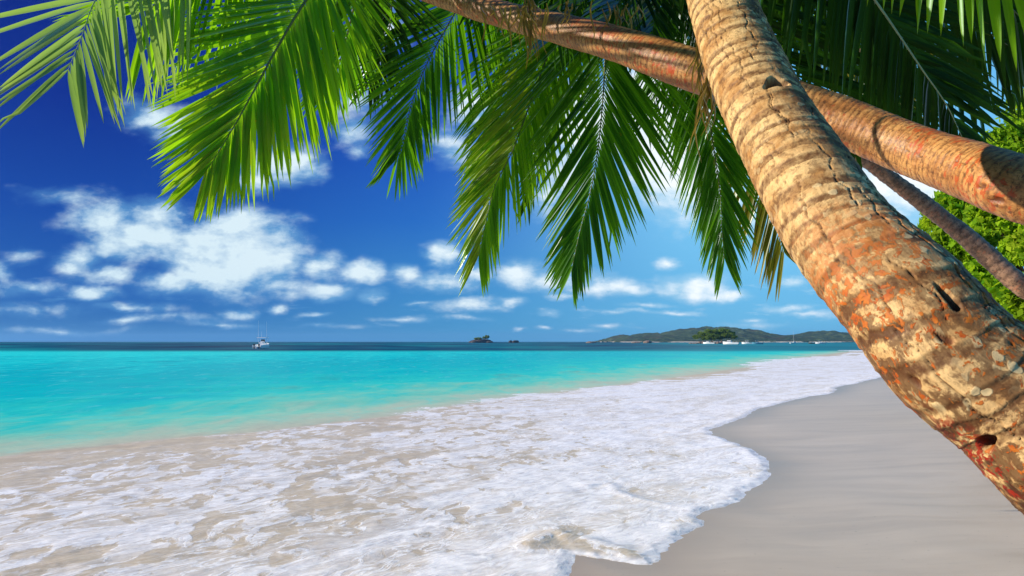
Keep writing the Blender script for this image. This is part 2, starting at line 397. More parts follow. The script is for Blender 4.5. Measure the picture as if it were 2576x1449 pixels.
# close the patch under the camera
V = np.vstack([V, [[0, -3, zz[:420].mean()], [-6, -3, 0], [6, -3, .2]]])
nb = len(V); fl = fs.tolist() + [[i + 1, i, nb - 3] for i in range(419)]
sand_m, t = material('wet_sand')
pos = t.n('ShaderNodeNewGeometry').outputs['Position']
st = t.noise(t.vec('MULTIPLY', t.vec('MULTIPLY_ADD', t.noise(pos, .5, 2, out='Color'), (.8, .8, 0), pos), (.35, 1.6, 1)), 1.3, 6, .6, .5)
gr = t.noise(pos, 190, 3, .7)
st2 = t.noise(t.vec('MULTIPLY', pos, (.8, 5, 1)), 2.2, 5, .65, .8)
c = t.ramp(st, [(.25, srgb(180, 159, 136)), (.5, srgb(205, 186, 164)), (.72, srgb(216, 200, 181))])
c = t.mix(t.math('MULTIPLY', t.step(st2, .55, .75), .25), c, srgb(150, 138, 126))
c = t.mix(.35, c, t.mix(gr, srgb(150, 132, 112), srgb(222, 208, 190)))
n = t.bump(gr, .25, .004, t.bump(st, .25, .03))
c = t.mix(t.math('MULTIPLY', t.step(t.noise(pos, 34, 2, .5), .735, .76), .7), c, srgb(96, 80, 62))
wet_ = t.attr('wet')
c = t.mix(t.math('MULTIPLY', wet_, .62), c, srgb(150, 130, 108))
t.out(principled(t, c, t.math('MULTIPLY_ADD', wet_, -.08, t.math('MULTIPLY_ADD', st, .25, .32)), .35, n))
wet = np.concatenate([np.exp(-(np.clip(-dfs, 0, None) / (.22 + .35 * fbm(xyz(xs, ys) * .8, 3, 14))) ** 1.5), [0, 0, 0]])
tag(make_mesh('sand', V, fl, sand_m, attrs={'wet': wet}), 'smooth wet pale grey beige sand beach', 'sand', kind='structure')

# ------------------------------------------------------------------ palm trunks
def trunk_path(pts, n):
    """pts: rows x, y, z, radius from base to top"""
    C = catmull(pts, n * 6)
    L = np.concatenate([[0], np.cumsum(np.linalg.norm(np.diff(C[:, :3], axis=0), axis=1))])
    return C, L
def resample(C, L, s):
    return np.stack([np.interp(s, L, C[:, k]) for k in range(C.shape[1])], 1)
def build_trunk(name, pts, mat, parent, base, nseg, svals, spacing, step_h, tilt, seed, crack_n=0, crack_w=.004, holes=(), lumps=.01, wob=.02, band_w=.32, extra=None):
    C, L = trunk_path(pts, 200)
    if np.isscalar(svals): svals = np.linspace(0, L[-1], svals)
    else: svals = svals(L[-1])
    Q = resample(C, L, svals); n = len(svals)
    T = norm(np.gradient(Q[:, :3], axis=0))
    ref = norm(np.array([0, 0, CAM_H]) - Q[:, :3])          # angle 0 faces the viewer's side, the seam is at the back
    X = norm(ref - (ref * T).sum(1)[:, None] * T); Y = np.cross(T, X)
    th = np.linspace(-math.pi, math.pi, nseg, endpoint=False)
    S, TH = np.meshgrid(svals, th, indexing='ij'); s, a = S.ravel(), TH.ravel()
    rad = np.repeat(Q[:, 3], nseg)
    cyl = np.stack([np.cos(a) * rad, np.sin(a) * rad, s], 1)
    sp = s + tilt * np.sin(a + .7) + wob * (fbm(cyl * 5, 3, seed) - .5) * 2 + .012 * (fbm(cyl * 22, 2, seed + 1) - .5)
    rng = np.random.default_rng(seed)
    edges = np.cumsum(spacing * rng.uniform(.65, 1.4, 900)) - 1.0
    k = np.searchsorted(edges, sp); lo = edges[np.clip(k - 1, 0, 899)]; hi = edges[np.clip(k, 0, 899)]
    fr = (sp - lo) / (hi - lo)
    bw = band_w * (.5 + 1.0 * vnoise(np.stack([np.cos(a) * 1.3, np.sin(a) * 1.3, k * 3.7], 1), seed + 5))
    band = sstep(bw + .05, bw - .02, fr)                     # recessed scar at the foot of every ring
    h = step_h * (1 - band) * (.6 + .8 * vnoise(cyl * 9, seed + 7)) + step_h * 1.0 * np.exp(-((fr - bw - .06) / .05) ** 2)
    h = h + lumps * (fbm(cyl * 4, 3, seed + 9) - .5) * 2 + .0022 * (fbm(cyl * 45, 3, seed + 11) - .5)
    crack = np.zeros(len(s))
    if crack_n:
        for j in range(crack_n):
            kk = rng.integers(0, 3, 1)[0]
            for part in range(-60, 61):
                if rng.random() < .45: continue
                a0 = rng.uniform(-math.pi, math.pi); s0 = part * .09 + rng.uniform(0, .09); ln = rng.uniform(.06, .26)
                m = (np.abs(s - s0) < ln)
                if not m.any(): continue
                am = a[m]; sm = s[m]
                wv = a0 + .05 * np.sin(sm * 31 + a0 * 5) + .03 * np.sin(sm * 77 + a0)
                dd_ = np.abs((am - wv + math.pi) % (2 * math.pi) - math.pi) * rad[m]
                cw = crack_w * (1 - (np.abs(sm - s0) / ln) ** 2) * rng.uniform(.6, 1.3)
                crack[m] = np.maximum(crack[m], np.exp(-(dd_ / np.maximum(cw, 1e-4)) ** 2))
    h = h - .008 * crack
    hole = np.zeros(len(s))
    P0 = np.repeat(Q[:, :3], nseg, 0); N0 = np.cos(a)[:, None] * np.repeat(X, nseg, 0) + np.sin(a)[:, None] * np.repeat(Y, nseg, 0)
    Vw = P0 + N0 * (rad + h)[:, None]
    for (hx_, hy_, ww, hh, ang, dep) in holes:               # where a ray meets the bark: the place of each knot hole
        rr = ray(hx_, hy_); rr = rr / np.linalg.norm(rr)
        rel = Vw - np.array([0, 0, CAM_H]); al = rel @ rr; dist = np.linalg.norm(rel - al[:, None] * rr, axis=1)
        facing = (N0 @ rr) < 0
        i0 = np.argmin(np.where(facing, dist, 1e9))
        da = ((a - a[i0] + math.pi) % (2 * math.pi) - math.pi) * rad; ds = s - s[i0]
        ca, sa = math.cos(ang), math.sin(ang)
        e1 = (da * ca + ds * sa) / ww; e2 = (-da * sa + ds * ca) / hh
        e1 = e1 * (1.0 + .45 * np.clip(e2, -1, 1))
        m = sstep(1.15, .75, np.sqrt(e1 ** 2 + e2 ** 2) + .35 * (vnoise(cyl * 60, seed + 15) - .5))
        hole = np.maximum(hole, m); h = h - dep * m
    Vw = P0 + N0 * (rad + h)[:, None]
    F_ = grid_faces(n, nseg, True)
    nv = len(Vw)
    Vw = np.vstack([Vw, Q[0, :3], Q[-1, :3]])
    caps = [[(i + 1) % nseg, i, nv] for i in range(nseg)] + [[nv - nseg + i, nv - nseg + (i + 1) % nseg, nv + 1] for i in range(nseg)]
    cap0 = np.array([[c[0], c[1], c[2], c[2]] for c in caps])
    shade_side = sstep(-.30, .45, N0[:, 0])  # right-facing bark, where shade is painted into the colour
    ex = np.zeros(nv) if extra is None else extra(s, a, L[-1], N0)
    app = lambda v: np.concatenate([v, [0, 0]])
    o = make_mesh(name, Vw, F_.tolist() + caps, mat, parent, {'band': app(band), 'crack': app(crack), 'hole': app(hole), 'su': app(s), 'lich': app(ex), 'shade_side': app(shade_side), 'bx': app(np.cos(a) * rad), 'by': app(np.sin(a) * rad)}, base=base)
    return o
def bark(name, pale, tan, brown, lich_o, lich_r, mode):
    m, t = material(name)
    cyl = t.n('ShaderNodeCombineXYZ', {0: t.attr('bx'), 1: t.attr('by'), 2: t.attr('su')}).outputs[0]
    band, crack, hole, lich = (t.attr(k) for k in ('band', 'crack', 'hole', 'lich'))
    n1 = t.noise(cyl, 7, 6, .6, .4); n2 = t.noise(cyl, 38, 5, .65, .3); n3 = t.noise(cyl, 3, 3, .5)
    fib = t.noise(t.vec('MULTIPLY', cyl, (90, 90, 14)), 1, 4, .6)
    c = t.mix(t.step(n1, .32, .62), tan, pale)
    c = t.mix(t.step(n2, .48, .66, 0, .6), c, brown)
    c = t.mix(t.step(t.noise(cyl, 110, 4, .7), .50, .70, 0, .45), c, brown)
    c = t.mix(t.math('MULTIPLY', t.step(fib, .52, .72), .35), c, brown)
    c = t.mix(t.math('MULTIPLY', band, t.step(t.math('ADD', n2, n1), .7, 1.2, .15, .85)), c, t.mix(fib, tuple(v * .75 for v in brown[:3]) + (1,), tuple(v * 1.35 for v in brown[:3]) + (1,)))
    if mode == 'thick':
        wz = t.vec('MULTIPLY_ADD', t.noise(cyl, 18, 3, .5, out='Color'), (.05, .05, .05), cyl)
        # old damp patches plus shade painted brown on the right side, then round pale lichens, then orange and red ones
        damp_shade = t.math('MULTIPLY', t.step(t.noise(wz, 21, 7, .66), .45, .54), t.math('MAXIMUM', t.step(lich, .15, .70), t.attr('shade_side')))
        c = t.mix(t.math('MULTIPLY', damp_shade, .82), c, srgb(84, 48, 20))
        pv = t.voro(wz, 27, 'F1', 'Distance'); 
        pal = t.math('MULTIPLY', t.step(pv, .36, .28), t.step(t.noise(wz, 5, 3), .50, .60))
        c = t.mix(t.math('MULTIPLY', pal, t.math('MAXIMUM', t.step(lich, .05, .4, .2, .85), t.math('MULTIPLY', t.attr('shade_side'), .8))), c, srgb(214, 188, 136))
        ov = t.noise(wz, 40, 7, .66, .2)
        om = t.math('MULTIPLY', t.step(t.math('ADD', ov, t.math('MULTIPLY', t.math('SUBTRACT', n3, .5), .35)), .532, .572), t.step(lich, .24, .52))
        c = t.mix(t.math('MULTIPLY', om, .92), c, t.mix(t.step(n2, .35, .65), srgb(176, 74, 10), srgb(196, 110, 30)))
        rv = t.noise(t.vec('ADD', wz, (3, 1, 7)), 40, 6, .64, .2)
        rm = t.math('MULTIPLY', t.step(rv, .505, .545), t.step(lich, 1.02, 1.22))
        c = t.mix(t.math('MULTIPLY', rm, .95), c, lich_r)
        bk = t.math('MULTIPLY', t.step(t.noise(t.vec('ADD', wz, (9, 1, 2)), 12, 6, .65), .52, .58), t.step(lich, .95, 1.2))
        c = t.mix(t.math('MULTIPLY', bk, .85), c, srgb(70, 44, 24))
    else:
        wz = t.vec('MULTIPLY_ADD', t.noise(cyl, 18, 3, .5, out='Color'), (.03, .03, .03), cyl)
        ov = t.noise(t.vec('MULTIPLY', wz, (1, 1, 2.4)), 17, 7, .66, .3)
        om = t.math('MULTIPLY', t.step(t.math('ADD', ov, t.math('MULTIPLY', t.math('SUBTRACT', n3, .5), .5)), .56, .60), lich)
        c = t.mix(t.step(t.noise(t.vec('MULTIPLY', wz, (1, 1, 3)), 34, 6, .7), .54, .62, 0, .8), c, tuple(v * .55 for v in brown[:3]) + (1,))
        c = t.mix(om, c, lich_o)
    c = t.mix(t.math('MULTIPLY', crack, .9), c, srgb(52, 32, 16))
    c = t.mix(t.math('MULTIPLY', hole, .93), c, t.mix(fib, srgb(48, 24, 10), srgb(120, 64, 26)))
    hgt = t.math('ADD', t.math('MULTIPLY', n2, .6), t.math('MULTIPLY', fib, .55))
    if mode == 'thick': hgt = t.math('ADD', hgt, t.math('ADD', t.math('MULTIPLY', om, .5), t.math('MULTIPLY', pal, .35)))
    t.out(principled(t, c, .62 if mode == 'thick' else .5, .25 if mode == 'thick' else .4, t.bump(hgt, .55, .006)))
    return m
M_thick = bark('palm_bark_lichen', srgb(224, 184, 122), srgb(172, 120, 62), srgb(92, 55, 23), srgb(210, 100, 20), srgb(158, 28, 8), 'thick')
M_lean = bark('palm_bark_orange', srgb(206, 150, 84), srgb(170, 108, 52), srgb(108, 64, 28), srgb(176, 66, 12), srgb(186, 36, 12), 'lean')
M_thin = bark('palm_bark_grey', srgb(186, 144, 112), srgb(142, 108, 82), srgb(84, 62, 46), srgb(196, 120, 84), srgb(186, 36, 12), 'lean')

def pt(px, py, dep, wpx):
    p = at(px, py, dep); return [p[0], p[1], p[2], wpx * dep / F / 2]

# thick foreground palm
A = [[2.75, 1.35, -.15, .235], [2.42, 1.40, .25, .19], [2.02, 1.48, .70, .172]] + \
    [pt(2704, 1160, 1.64, 350), pt(2553, 1021, 1.70, 334), pt(2405, 910, 1.76, 324), pt(2278, 760, 1.86, 300), pt(2124, 600, 2.06, 264), pt(2015, 430, 2.32, 232), pt(1937, 300, 2.56, 208), pt(1868, 150, 2.86, 186), pt(1811, 0, 3.16, 160), pt(1745, -190, 3.6, 140)] + [[.72, 4.15, 4.45, .125], [.66, 4.3, 4.75, .10]]
baseA = (2.42, 1.4, .1)
palmA = tag(empty('palm_tree', baseA), 'thick foreground palm with cream trunk spotted with orange and red lichen', 'palm tree', 'coconut palms leaning over the beach')
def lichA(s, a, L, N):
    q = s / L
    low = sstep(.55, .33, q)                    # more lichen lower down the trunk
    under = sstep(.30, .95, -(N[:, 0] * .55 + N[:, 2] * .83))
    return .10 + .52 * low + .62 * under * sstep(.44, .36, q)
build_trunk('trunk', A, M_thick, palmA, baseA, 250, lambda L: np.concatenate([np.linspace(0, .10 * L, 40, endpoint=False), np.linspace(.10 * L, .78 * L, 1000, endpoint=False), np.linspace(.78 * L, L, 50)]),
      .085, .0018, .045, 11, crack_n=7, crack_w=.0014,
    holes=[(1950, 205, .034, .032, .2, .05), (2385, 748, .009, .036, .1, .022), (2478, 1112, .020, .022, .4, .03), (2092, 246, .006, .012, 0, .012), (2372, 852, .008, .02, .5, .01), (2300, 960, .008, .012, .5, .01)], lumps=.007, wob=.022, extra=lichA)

# long leaning palm
B = [[4.9, 2.1, -.1, .22], [4.55, 2.2, .5, .17], [3.9, 2.4, 1.25, .150], [3.0, 2.72, 1.95, .138]] + \
    [pt(2576, 478, 3.02, 160), pt(2450, 432, 3.3, 146), pt(2300, 379, 3.65, 128), pt(2100, 298, 3.95, 118), pt(1930, 238, 4.12, 111), pt(1750, 178, 4.3, 105), pt(1560, 113, 4.7, 89), pt(1430, 78, 5.1, 77), pt(1300, 46, 5.5, 67), pt(1142, 1, 5.9, 58), pt(1000, -55, 6.1, 50), pt(900, -110, 6.3, 44)]
baseB = (4.75, 2.15, .1)
palmB = tag(empty('palm_tree', baseB), 'palm leaning almost level across the top, with orange brown finely ringed trunk', 'palm tree', 'coconut palms leaning over the beach')
build_trunk('trunk', B, M_lean, palmB, baseB, 150, 1100, .034, .0019, .014, 23, crack_n=2, crack_w=.002, holes=[(2505, 505, .012, .03, .6, .012), (2470, 470, .008, .02, .9, .01)], lumps=.006, wob=.010, band_w=.25,
    extra=lambda s, a, L, N: .35 + .65 * vnoise(np.stack([s * 2.2, np.cos(a), np.sin(a)], 1), 4))

# thin grey palm behind
Cc = [[9.2, 7.2, .2, .17], [8.2, 7.4, .7, .135], [6.9, 7.5, 1.5, .118], pt(2576, 722, 7.6, 50), pt(2440, 604, 7.8, 45), pt(2300, 494, 8.0, 38), pt(2180, 405, 8.1, 32), pt(2050, 310, 8.2, 37), pt(1850, 140, 8.3, 35), pt(1690, -40, 8.3, 34), pt(1590, -190, 8.2, 32)]
baseC = (9.0, 7.2, .3)
palmC = tag(empty('palm_tree', baseC), 'slender grey palm behind the thick one, its green fronds hanging down against the sky', 'palm tree', 'coconut palms leaning over the beach')
build_trunk('trunk', Cc, M_thin, palmC, baseC, 48, 420, .07, .005, .02, 37, lumps=.008, wob=.02, extra=lambda s, a, L, N: .5 + 0 * s)

# small palm further back on the right
Ee = [[15.5, 14.6, 1.2, .22], [13.0, 14.6, 2.4, .17], pt(2640, 580, 14.4, 40), pt(2540, 490, 14.3, 38), pt(2420, 425, 14.2, 38), pt(2320, 365, 14, 36), pt(2240, 290, 14, 34), pt(2195, 200, 14, 32), pt(2170, 120, 14, 30)]
baseE = (15.3, 14.6, 1.3)
palmE = tag(empty('palm_tree', baseE), 'small far palm with yellow green fronds glimpsed above the leaning trunk', 'palm tree', 'coconut palms leaning over the beach')
build_trunk('trunk', Ee, M_thin, palmE, baseE, 24, 160, .12, .010, .02, 39, lumps=.012, wob=.02, extra=lambda s, a, L, N: .4 + 0 * s)

# ------------------------------------------------------------------ fronds
def leaf_mat(name, dark, lite, trans, yellow, spots):
    m, t = material(name)
    tint, ls, yl = t.attr('tint'), t.attr('ls'), t.attr('yel')
    p = t.n('ShaderNodeTexCoord').outputs['Object']
    n1 = t.noise(p, 2.5, 4, .6); n2 = t.noise(p, 26, 4, .6)
    c = t.mix(tint, dark, lite)
    c = t.mix(t.step(n2, .5, .8, 0, .35), c, lite)
    ym = t.step(t.math('ADD', yl, t.math('MULTIPLY', t.math('SUBTRACT', n1, .5), 1.1)), .45, .8)
    c = t.mix(t.math('MULTIPLY', ym, .85), c, yellow)
    sp = t.math('MULTIPLY', t.step(t.noise(p, 17, 3, .6), .66, .72), t.step(t.math('ADD', yl, n1), .55, .9))
    c = t.mix(t.math('MULTIPLY', sp, spots), c, srgb(190, 140, 20))
    c = t.mix(t.step(ls, .45, .95, 0, .55), c, t.vec('MULTIPLY', lite, (1.35, 1.15, .9)) if not isinstance(lite, tuple) else (lite[0] * 1.5, lite[1] * 1.15, lite[2], 1))
    c = t.mix(t.step(ls, .94, 1.0, 0, .6), c, srgb(120, 92, 40))
    mid = t.step(t.attr('lw'), .35, .0, 0, .35)
    c = t.mix(mid, c, lite)
    tc = t.mix(.5, t.vec('MULTIPLY', c, (1.5, 1.6, .55)), trans)
    nrm = t.bump(t.math('SINE', t.math('MULTIPLY', t.attr('lw'), 14)), .12, .002)
    df_ = t.n('ShaderNodeBsdfDiffuse', {'Color': c, 'Normal': nrm}); tr = t.n('ShaderNodeBsdfTranslucent', {'Color': tc})
    gl = t.n('ShaderNodeBsdfGlossy', {'Color': (.85, .95, 1, 1), 'Roughness': .42, 'Normal': nrm})
    mx = t.n('ShaderNodeMixShader', {0: .5}); t.t.links.new(df_.outputs[0], mx.inputs[1]); t.t.links.new(tr.outputs[0], mx.inputs[2])
    fr = t.n('ShaderNodeFresnel', {'IOR': 1.35})
    m2 = t.n('ShaderNodeMixShader', {0: t.math('MULTIPLY', fr.outputs[0], .20)}); t.t.links.new(mx.outputs[0], m2.inputs[1]); t.t.links.new(gl.outputs[0], m2.inputs[2])
    t.out(m2.outputs[0]); return m
M_leaf = leaf_mat('palm_leaf', (.026, .115, .005, 1), (.085, .245, .010, 1), (.24, .58, .008, 1), (.27, .25, .015, 1), .5)
M_leafB = leaf_mat('palm_leaf_bright', (.070, .230, .006, 1), (.19, .42, .012, 1), (.46, .80, .012, 1), (.33, .33, .03, 1), .7)
M_leafP = leaf_mat('palm_leaf_pale', (.13, .23, .07, 1), (.24, .36, .13, 1), (.34, .52, .10, 1), (.35, .38, .08, 1), .2)
M_leafY = leaf_mat('palm_leaf_olive', (.11, .12, .010, 1), (.24, .23, .018, 1), (.32, .28, .02, 1), (.30, .22, .02, 1), .5)
M_leafShade = leaf_mat('palm_leaf_shaded', (.008, .030, .005, 1), (.030, .095, .008, 1), (.06, .20, .008, 1), (.10, .09, .01, 1), .2)  # darker copy of the leaf green, shade painted in for the shaded fronds
M_rach = plain('palm_rachis', (.12, .15, .035), .45, .4, .3, 6)
M_rachP = plain('palm_rachis_pale', (.30, .36, .18), .45, .4, .2, 6)
M_dry = leaf_mat('palm_leaf_dry', (.22, .13, .03, 1), (.38, .24, .05, 1), (.35, .22, .04, 1), (.4, .25, .05, 1), .3)
rngF = np.random.default_rng(5)
GEO = {'leaflets': 0}
def frond(parent, base, pts, L, n, a0=62, a1=22, roll=0.0, droop=.18, width=.042, miss=.04, yel=0.0, mat=None, sl=1.0, sr=1.0, side=(1, 1), rach=M_rach, rr=.016, tip=.45, root=.55, lift=.12, fold=.35, jit=1.0, t0=.04, label=None, curl=0.0, ylside=0):
    mat = mat or M_leaf
    Cv = catmull(np.array([at(*p) for p in pts]), 120)
    Ls = np.concatenate([[0], np.cumsum(np.linalg.norm(np.diff(Cv, axis=0), axis=1))])
    tv = np.linspace(t0, 1, n) ** 1.0
    P = np.stack([np.interp(tv * Ls[-1], Ls, Cv[:, k]) for k in range(3)], 1)
    Tg = norm(np.stack([np.interp(np.minimum(tv + .01, 1) * Ls[-1], Ls, Cv[:, k]) - np.interp((tv - .01) * Ls[-1], Ls, Cv[:, k]) for k in range(3)], 1))
    V, Fc = [], []
    at_t, at_s, at_w, at_y = [], [], [], []
    M = 7; sv = np.linspace(0, 1, M)
    wprof = np.array([.16, .80, 1.0, .92, .70, .40, .02])
    sv = np.array([0, .13, .32, .52, .72, .88, 1.0])
    cnt = 0
    for sgn, scl, on in ((-1, sl, side[0]), (1, sr, side[1])):
        if not on: continue
        for i in range(n):
            if rngF.random() < miss: continue
            tt = tv[i]; T = Tg[i]
            view = norm(P[i] - np.array([0, 0, CAM_H]))
            S = norm(np.cross(T, view)); N = np.cross(S, T)
            cr, sr_ = math.cos(roll), math.sin(roll)
            S, N = S * cr + N * sr_, N * cr - S * sr_
            ang = math.radians(a0 + (a1 - a0) * tt + rngF.normal(0, 3.0) * jit)
            dirv = math.cos(ang) * T + math.sin(ang) * sgn * S + N * (lift + rngF.normal(0, .05) * jit)
            dirv = dirv / np.linalg.norm(dirv)
            prof = root + (1 - root) * min(1, tt / .30) if tt < .30 else 1 - (1 - tip) * ((tt - .30) / .70) ** 1.6
            ln = L * scl * prof * rngF.uniform(.90, 1.06)
            wv = T - (T @ dirv) * dirv; wv = wv / np.linalg.norm(wv)
            nv = np.cross(dirv, wv); ra = rngF.normal(0, .30) * jit
            wv = wv * math.cos(ra) + nv * math.sin(ra); nv = np.cross(dirv, wv)
            wd = width * (.75 + .25 * prof) * rngF.uniform(.85, 1.15) / 2
            g = droop * rngF.uniform(.6, 1.4)
            cpt = P[i] + dirv * (sv[:, None] * ln) + np.array([0, 0, -1.0]) * (g * ln * sv ** 2)[:, None] + T * (curl * ln * sv ** 2)[:, None]
            # keep the length when it droops
            cpt = P[i] + (cpt - P[i]) * (ln / max(ln, np.linalg.norm(cpt[-1] - P[i])))
            # a torn or kinked tip now and then
            if rngF.random() < .10: cpt[-2:] += rngF.normal(0, .03, 3) * ln * np.array([1, 1, 1.0])
            w_ = (wd * wprof)[:, None]
            b0 = len(V) * 0 + cnt
            le = cpt - wv * w_ + nv * w_ * fold; ri = cpt + wv * w_ + nv * w_ * fold
            V.append(np.stack([le, cpt, ri], 1).reshape(-1, 3))
            base_i = cnt + np.arange(M - 1)[:, None] * 3
            q1 = base_i + np.array([0, 1, 4, 3]); q2 = base_i + np.array([1, 2, 5, 4])
            Fc.append(q1); Fc.append(q2)
            tnt = np.clip(rngF.normal(.45, .28), 0, 1)
            at_t.append(np.full(M * 3, tnt)); at_s.append(np.repeat(sv, 3)); at_w.append(np.tile([1, 0, 1.0], M))
            yy_ = yel * (1.0 if ylside == 0 else (1.4 if ylside == sgn else .1)) * (.4 + tt * .9) + rngF.normal(0, .10)
            at_y.append(np.full(M * 3, yy_) + np.repeat(sv, 3) * .12)
            cnt += M * 3
    GEO['leaflets'] += cnt // 21
    o = make_mesh('frond', np.vstack(V), np.vstack(Fc), mat, parent, {'tint': np.concatenate(at_t), 'ls': np.concatenate(at_s), 'lw': np.concatenate(at_w), 'yel': np.concatenate(at_y)}, base=base)
    # midrib
    k = 60; tq = np.linspace(0, 1, k); C2 = np.stack([np.interp(tq * Ls[-1], Ls, Cv[:, j]) for j in range(3)], 1)
    tube_part('rachis', C2, rr * (1 - .85 * tq), rach, o, base, 6)
    if label: o['label'] = label
    return o
def tube_mesh(C, R, seg=6):
    T = norm(np.gradient(C, axis=0)); ref = np.where(np.abs(T[:, 2:3]) > .95, np.array([[1., 0, 0]]), np.array([[0, 0, 1.]]))
    X = norm(np.cross(T, ref)); Y = np.cross(T, X); th = np.linspace(0, 2 * math.pi, seg, endpoint=False)
    V = C[:, None, :] + (np.cos(th)[None, :, None] * X[:, None, :] + np.sin(th)[None, :, None] * Y[:, None, :]) * np.asarray(R)[:, None, None]
    return V.reshape(-1, 3), grid_faces(len(C), seg, True)
def tube_part(name, C, R, mat, parent, base, seg=6):
    V, Fq = tube_mesh(C, R, seg); return make_mesh(name, V, Fq, mat, parent, base=base)

# fronds of the leaning palm (crown just above the picture, left)
frond(palmB, baseB, [(860, -150, 6.2), (620, -250, 5.4), (420, -190, 4.8), (300, -70, 4.4), (240, 0, 4.2), (206, 90, 4.05), (172, 175, 3.95)], 1.22, 66, 60, 20, 0, .02, .036, .03, .05, M_leafP, rach=M_rachP, rr=.012, sl=1.25, sr=1.12, tip=.36, lift=.0, label='pale green frond at the far left of the picture', jit=.8)
frond(palmB, baseB, [(860, -140, 6.2), (835, -80, 5.9), (770, 0, 5.6), (700, 115, 5.4), (640, 225, 5.25), (590, 315, 5.15), (548, 385, 5.1), (522, 425, 5.1)], 1.20, 116, 50, 16, .0, .00, .042, .02, .42, M_leafB, sl=1.0, sr=1.0, tip=.34, lift=.02, label='bright green frond with yellow specks, second from the left')
frond(palmB, baseB, [(870, -140, 6.3), (700, -180, 5.6), (560, -120, 5.1), (470, -60, 4.9), (380, 20, 4.7)], 1.15, 64, 66, 26, .2, .12, .040, .03, .15, M_leafB, sl=1, sr=1, tip=.6)
frond(palmB, baseB, [(880, -140, 6.3), (900, -60, 6.6), (880, 60, 6.9), (850, 170, 7.1), (825, 235, 7.2)], .85, 52, 50, 20, .3, .15, .045, .05, 0, M_leaf)
frond(palmB, baseB, [(880, -140, 6.3), (960, -90, 6.7), (985, 20, 7.1), (965, 130, 7.3), (930, 215, 7.5)], .80, 52, 50, 20, -.3, .15, .040, .05, 0, M_leafShade)
frond(palmB, baseB, [(880, -140, 6.3), (760, -60, 6.9), (720, 60, 7.4), (745, 170, 7.8)], .9, 44, 50, 20, .0, .15, .045, .05, .1, M_leafB)
# fronds of the slender palm, hanging down behind the leaning trunk
frond(palmC, baseC, [(1590, -190, 8.2), (1380, -270, 7.9), (1230, -120, 7.6), (1142, 36, 7.4), (1069, 171, 7.3), (1033, 270, 7.25), (1006, 384, 7.2), (1000, 395, 7.2)], 1.50, 116, 64, 18, 0, .03, .038, .03, .06, M_leaf, tip=.30, jit=.7, label='drooping frond left of the leaning trunk end')
frond(palmC, baseC, [(1590, -190, 8.2), (1420, -160, 8.1), (1330, -20, 8.0), (1297, 93, 7.9), (1280, 180, 7.85), (1262, 280, 7.8), (1240, 380, 7.8), (1215, 470, 7.8)], 1.25, 104, 52, 20, .1, .06, .037, .04, .10, M_leaf, tip=.4)
frond(palmC, baseC, [(1590, -190, 8.2), (1480, -60, 7.9), (1390, 110, 7.6), (1330, 270, 7.5), (1287, 384, 7.4), (1245, 470, 7.35), (1222, 560, 7.3), (1205, 640, 7.3)], 1.25, 116, 48, 16, -.1, .05, .038, .03, .46, M_leafB, tip=.38, jit=.75, ylside=-1, label='frond turning yellow on its left side')
frond(palmC, baseC, [(1590, -190, 8.2), (1500, -80, 8.6), (1440, 100, 8.8), (1385, 260, 8.8), (1350, 400, 8.7), (1330, 500, 8.7)], .85, 60, 44, 18, .5, .16, .040, .08, .0, M_leafShade, tip=.4)
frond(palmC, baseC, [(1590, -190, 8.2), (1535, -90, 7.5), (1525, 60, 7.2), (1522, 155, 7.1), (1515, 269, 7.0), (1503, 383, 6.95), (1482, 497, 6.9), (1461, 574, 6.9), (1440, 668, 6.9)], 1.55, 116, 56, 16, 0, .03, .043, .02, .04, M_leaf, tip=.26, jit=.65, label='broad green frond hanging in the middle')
frond(palmC, baseC, [(1590, -190, 8.2), (1640, -60, 8.5), (1660, 80, 8.7), (1650, 200, 8.8), (1625, 300, 8.8)], .85, 40, 52, 26, .3, .30, .034, .12, .1, M_leafShade, tip=.5)
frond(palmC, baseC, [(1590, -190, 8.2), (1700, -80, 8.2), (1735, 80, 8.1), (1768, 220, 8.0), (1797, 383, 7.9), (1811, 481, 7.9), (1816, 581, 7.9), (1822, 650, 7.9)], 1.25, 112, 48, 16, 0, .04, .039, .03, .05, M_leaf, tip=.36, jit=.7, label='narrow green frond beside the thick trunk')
frond(palmC, baseC, [(1590, -190, 8.2), (1740, -50, 8.6), (1810, 120, 8.6), (1872, 330, 8.5), (1930, 500, 8.4), (1972, 630, 8.4)], 1.0, 110, 66, 26, 0, .10, .045, .03, .15, M_leafY, side=(1, 1), sl=1.15, sr=.4, tip=.55, label='olive yellow frond half hidden by the thick trunk')
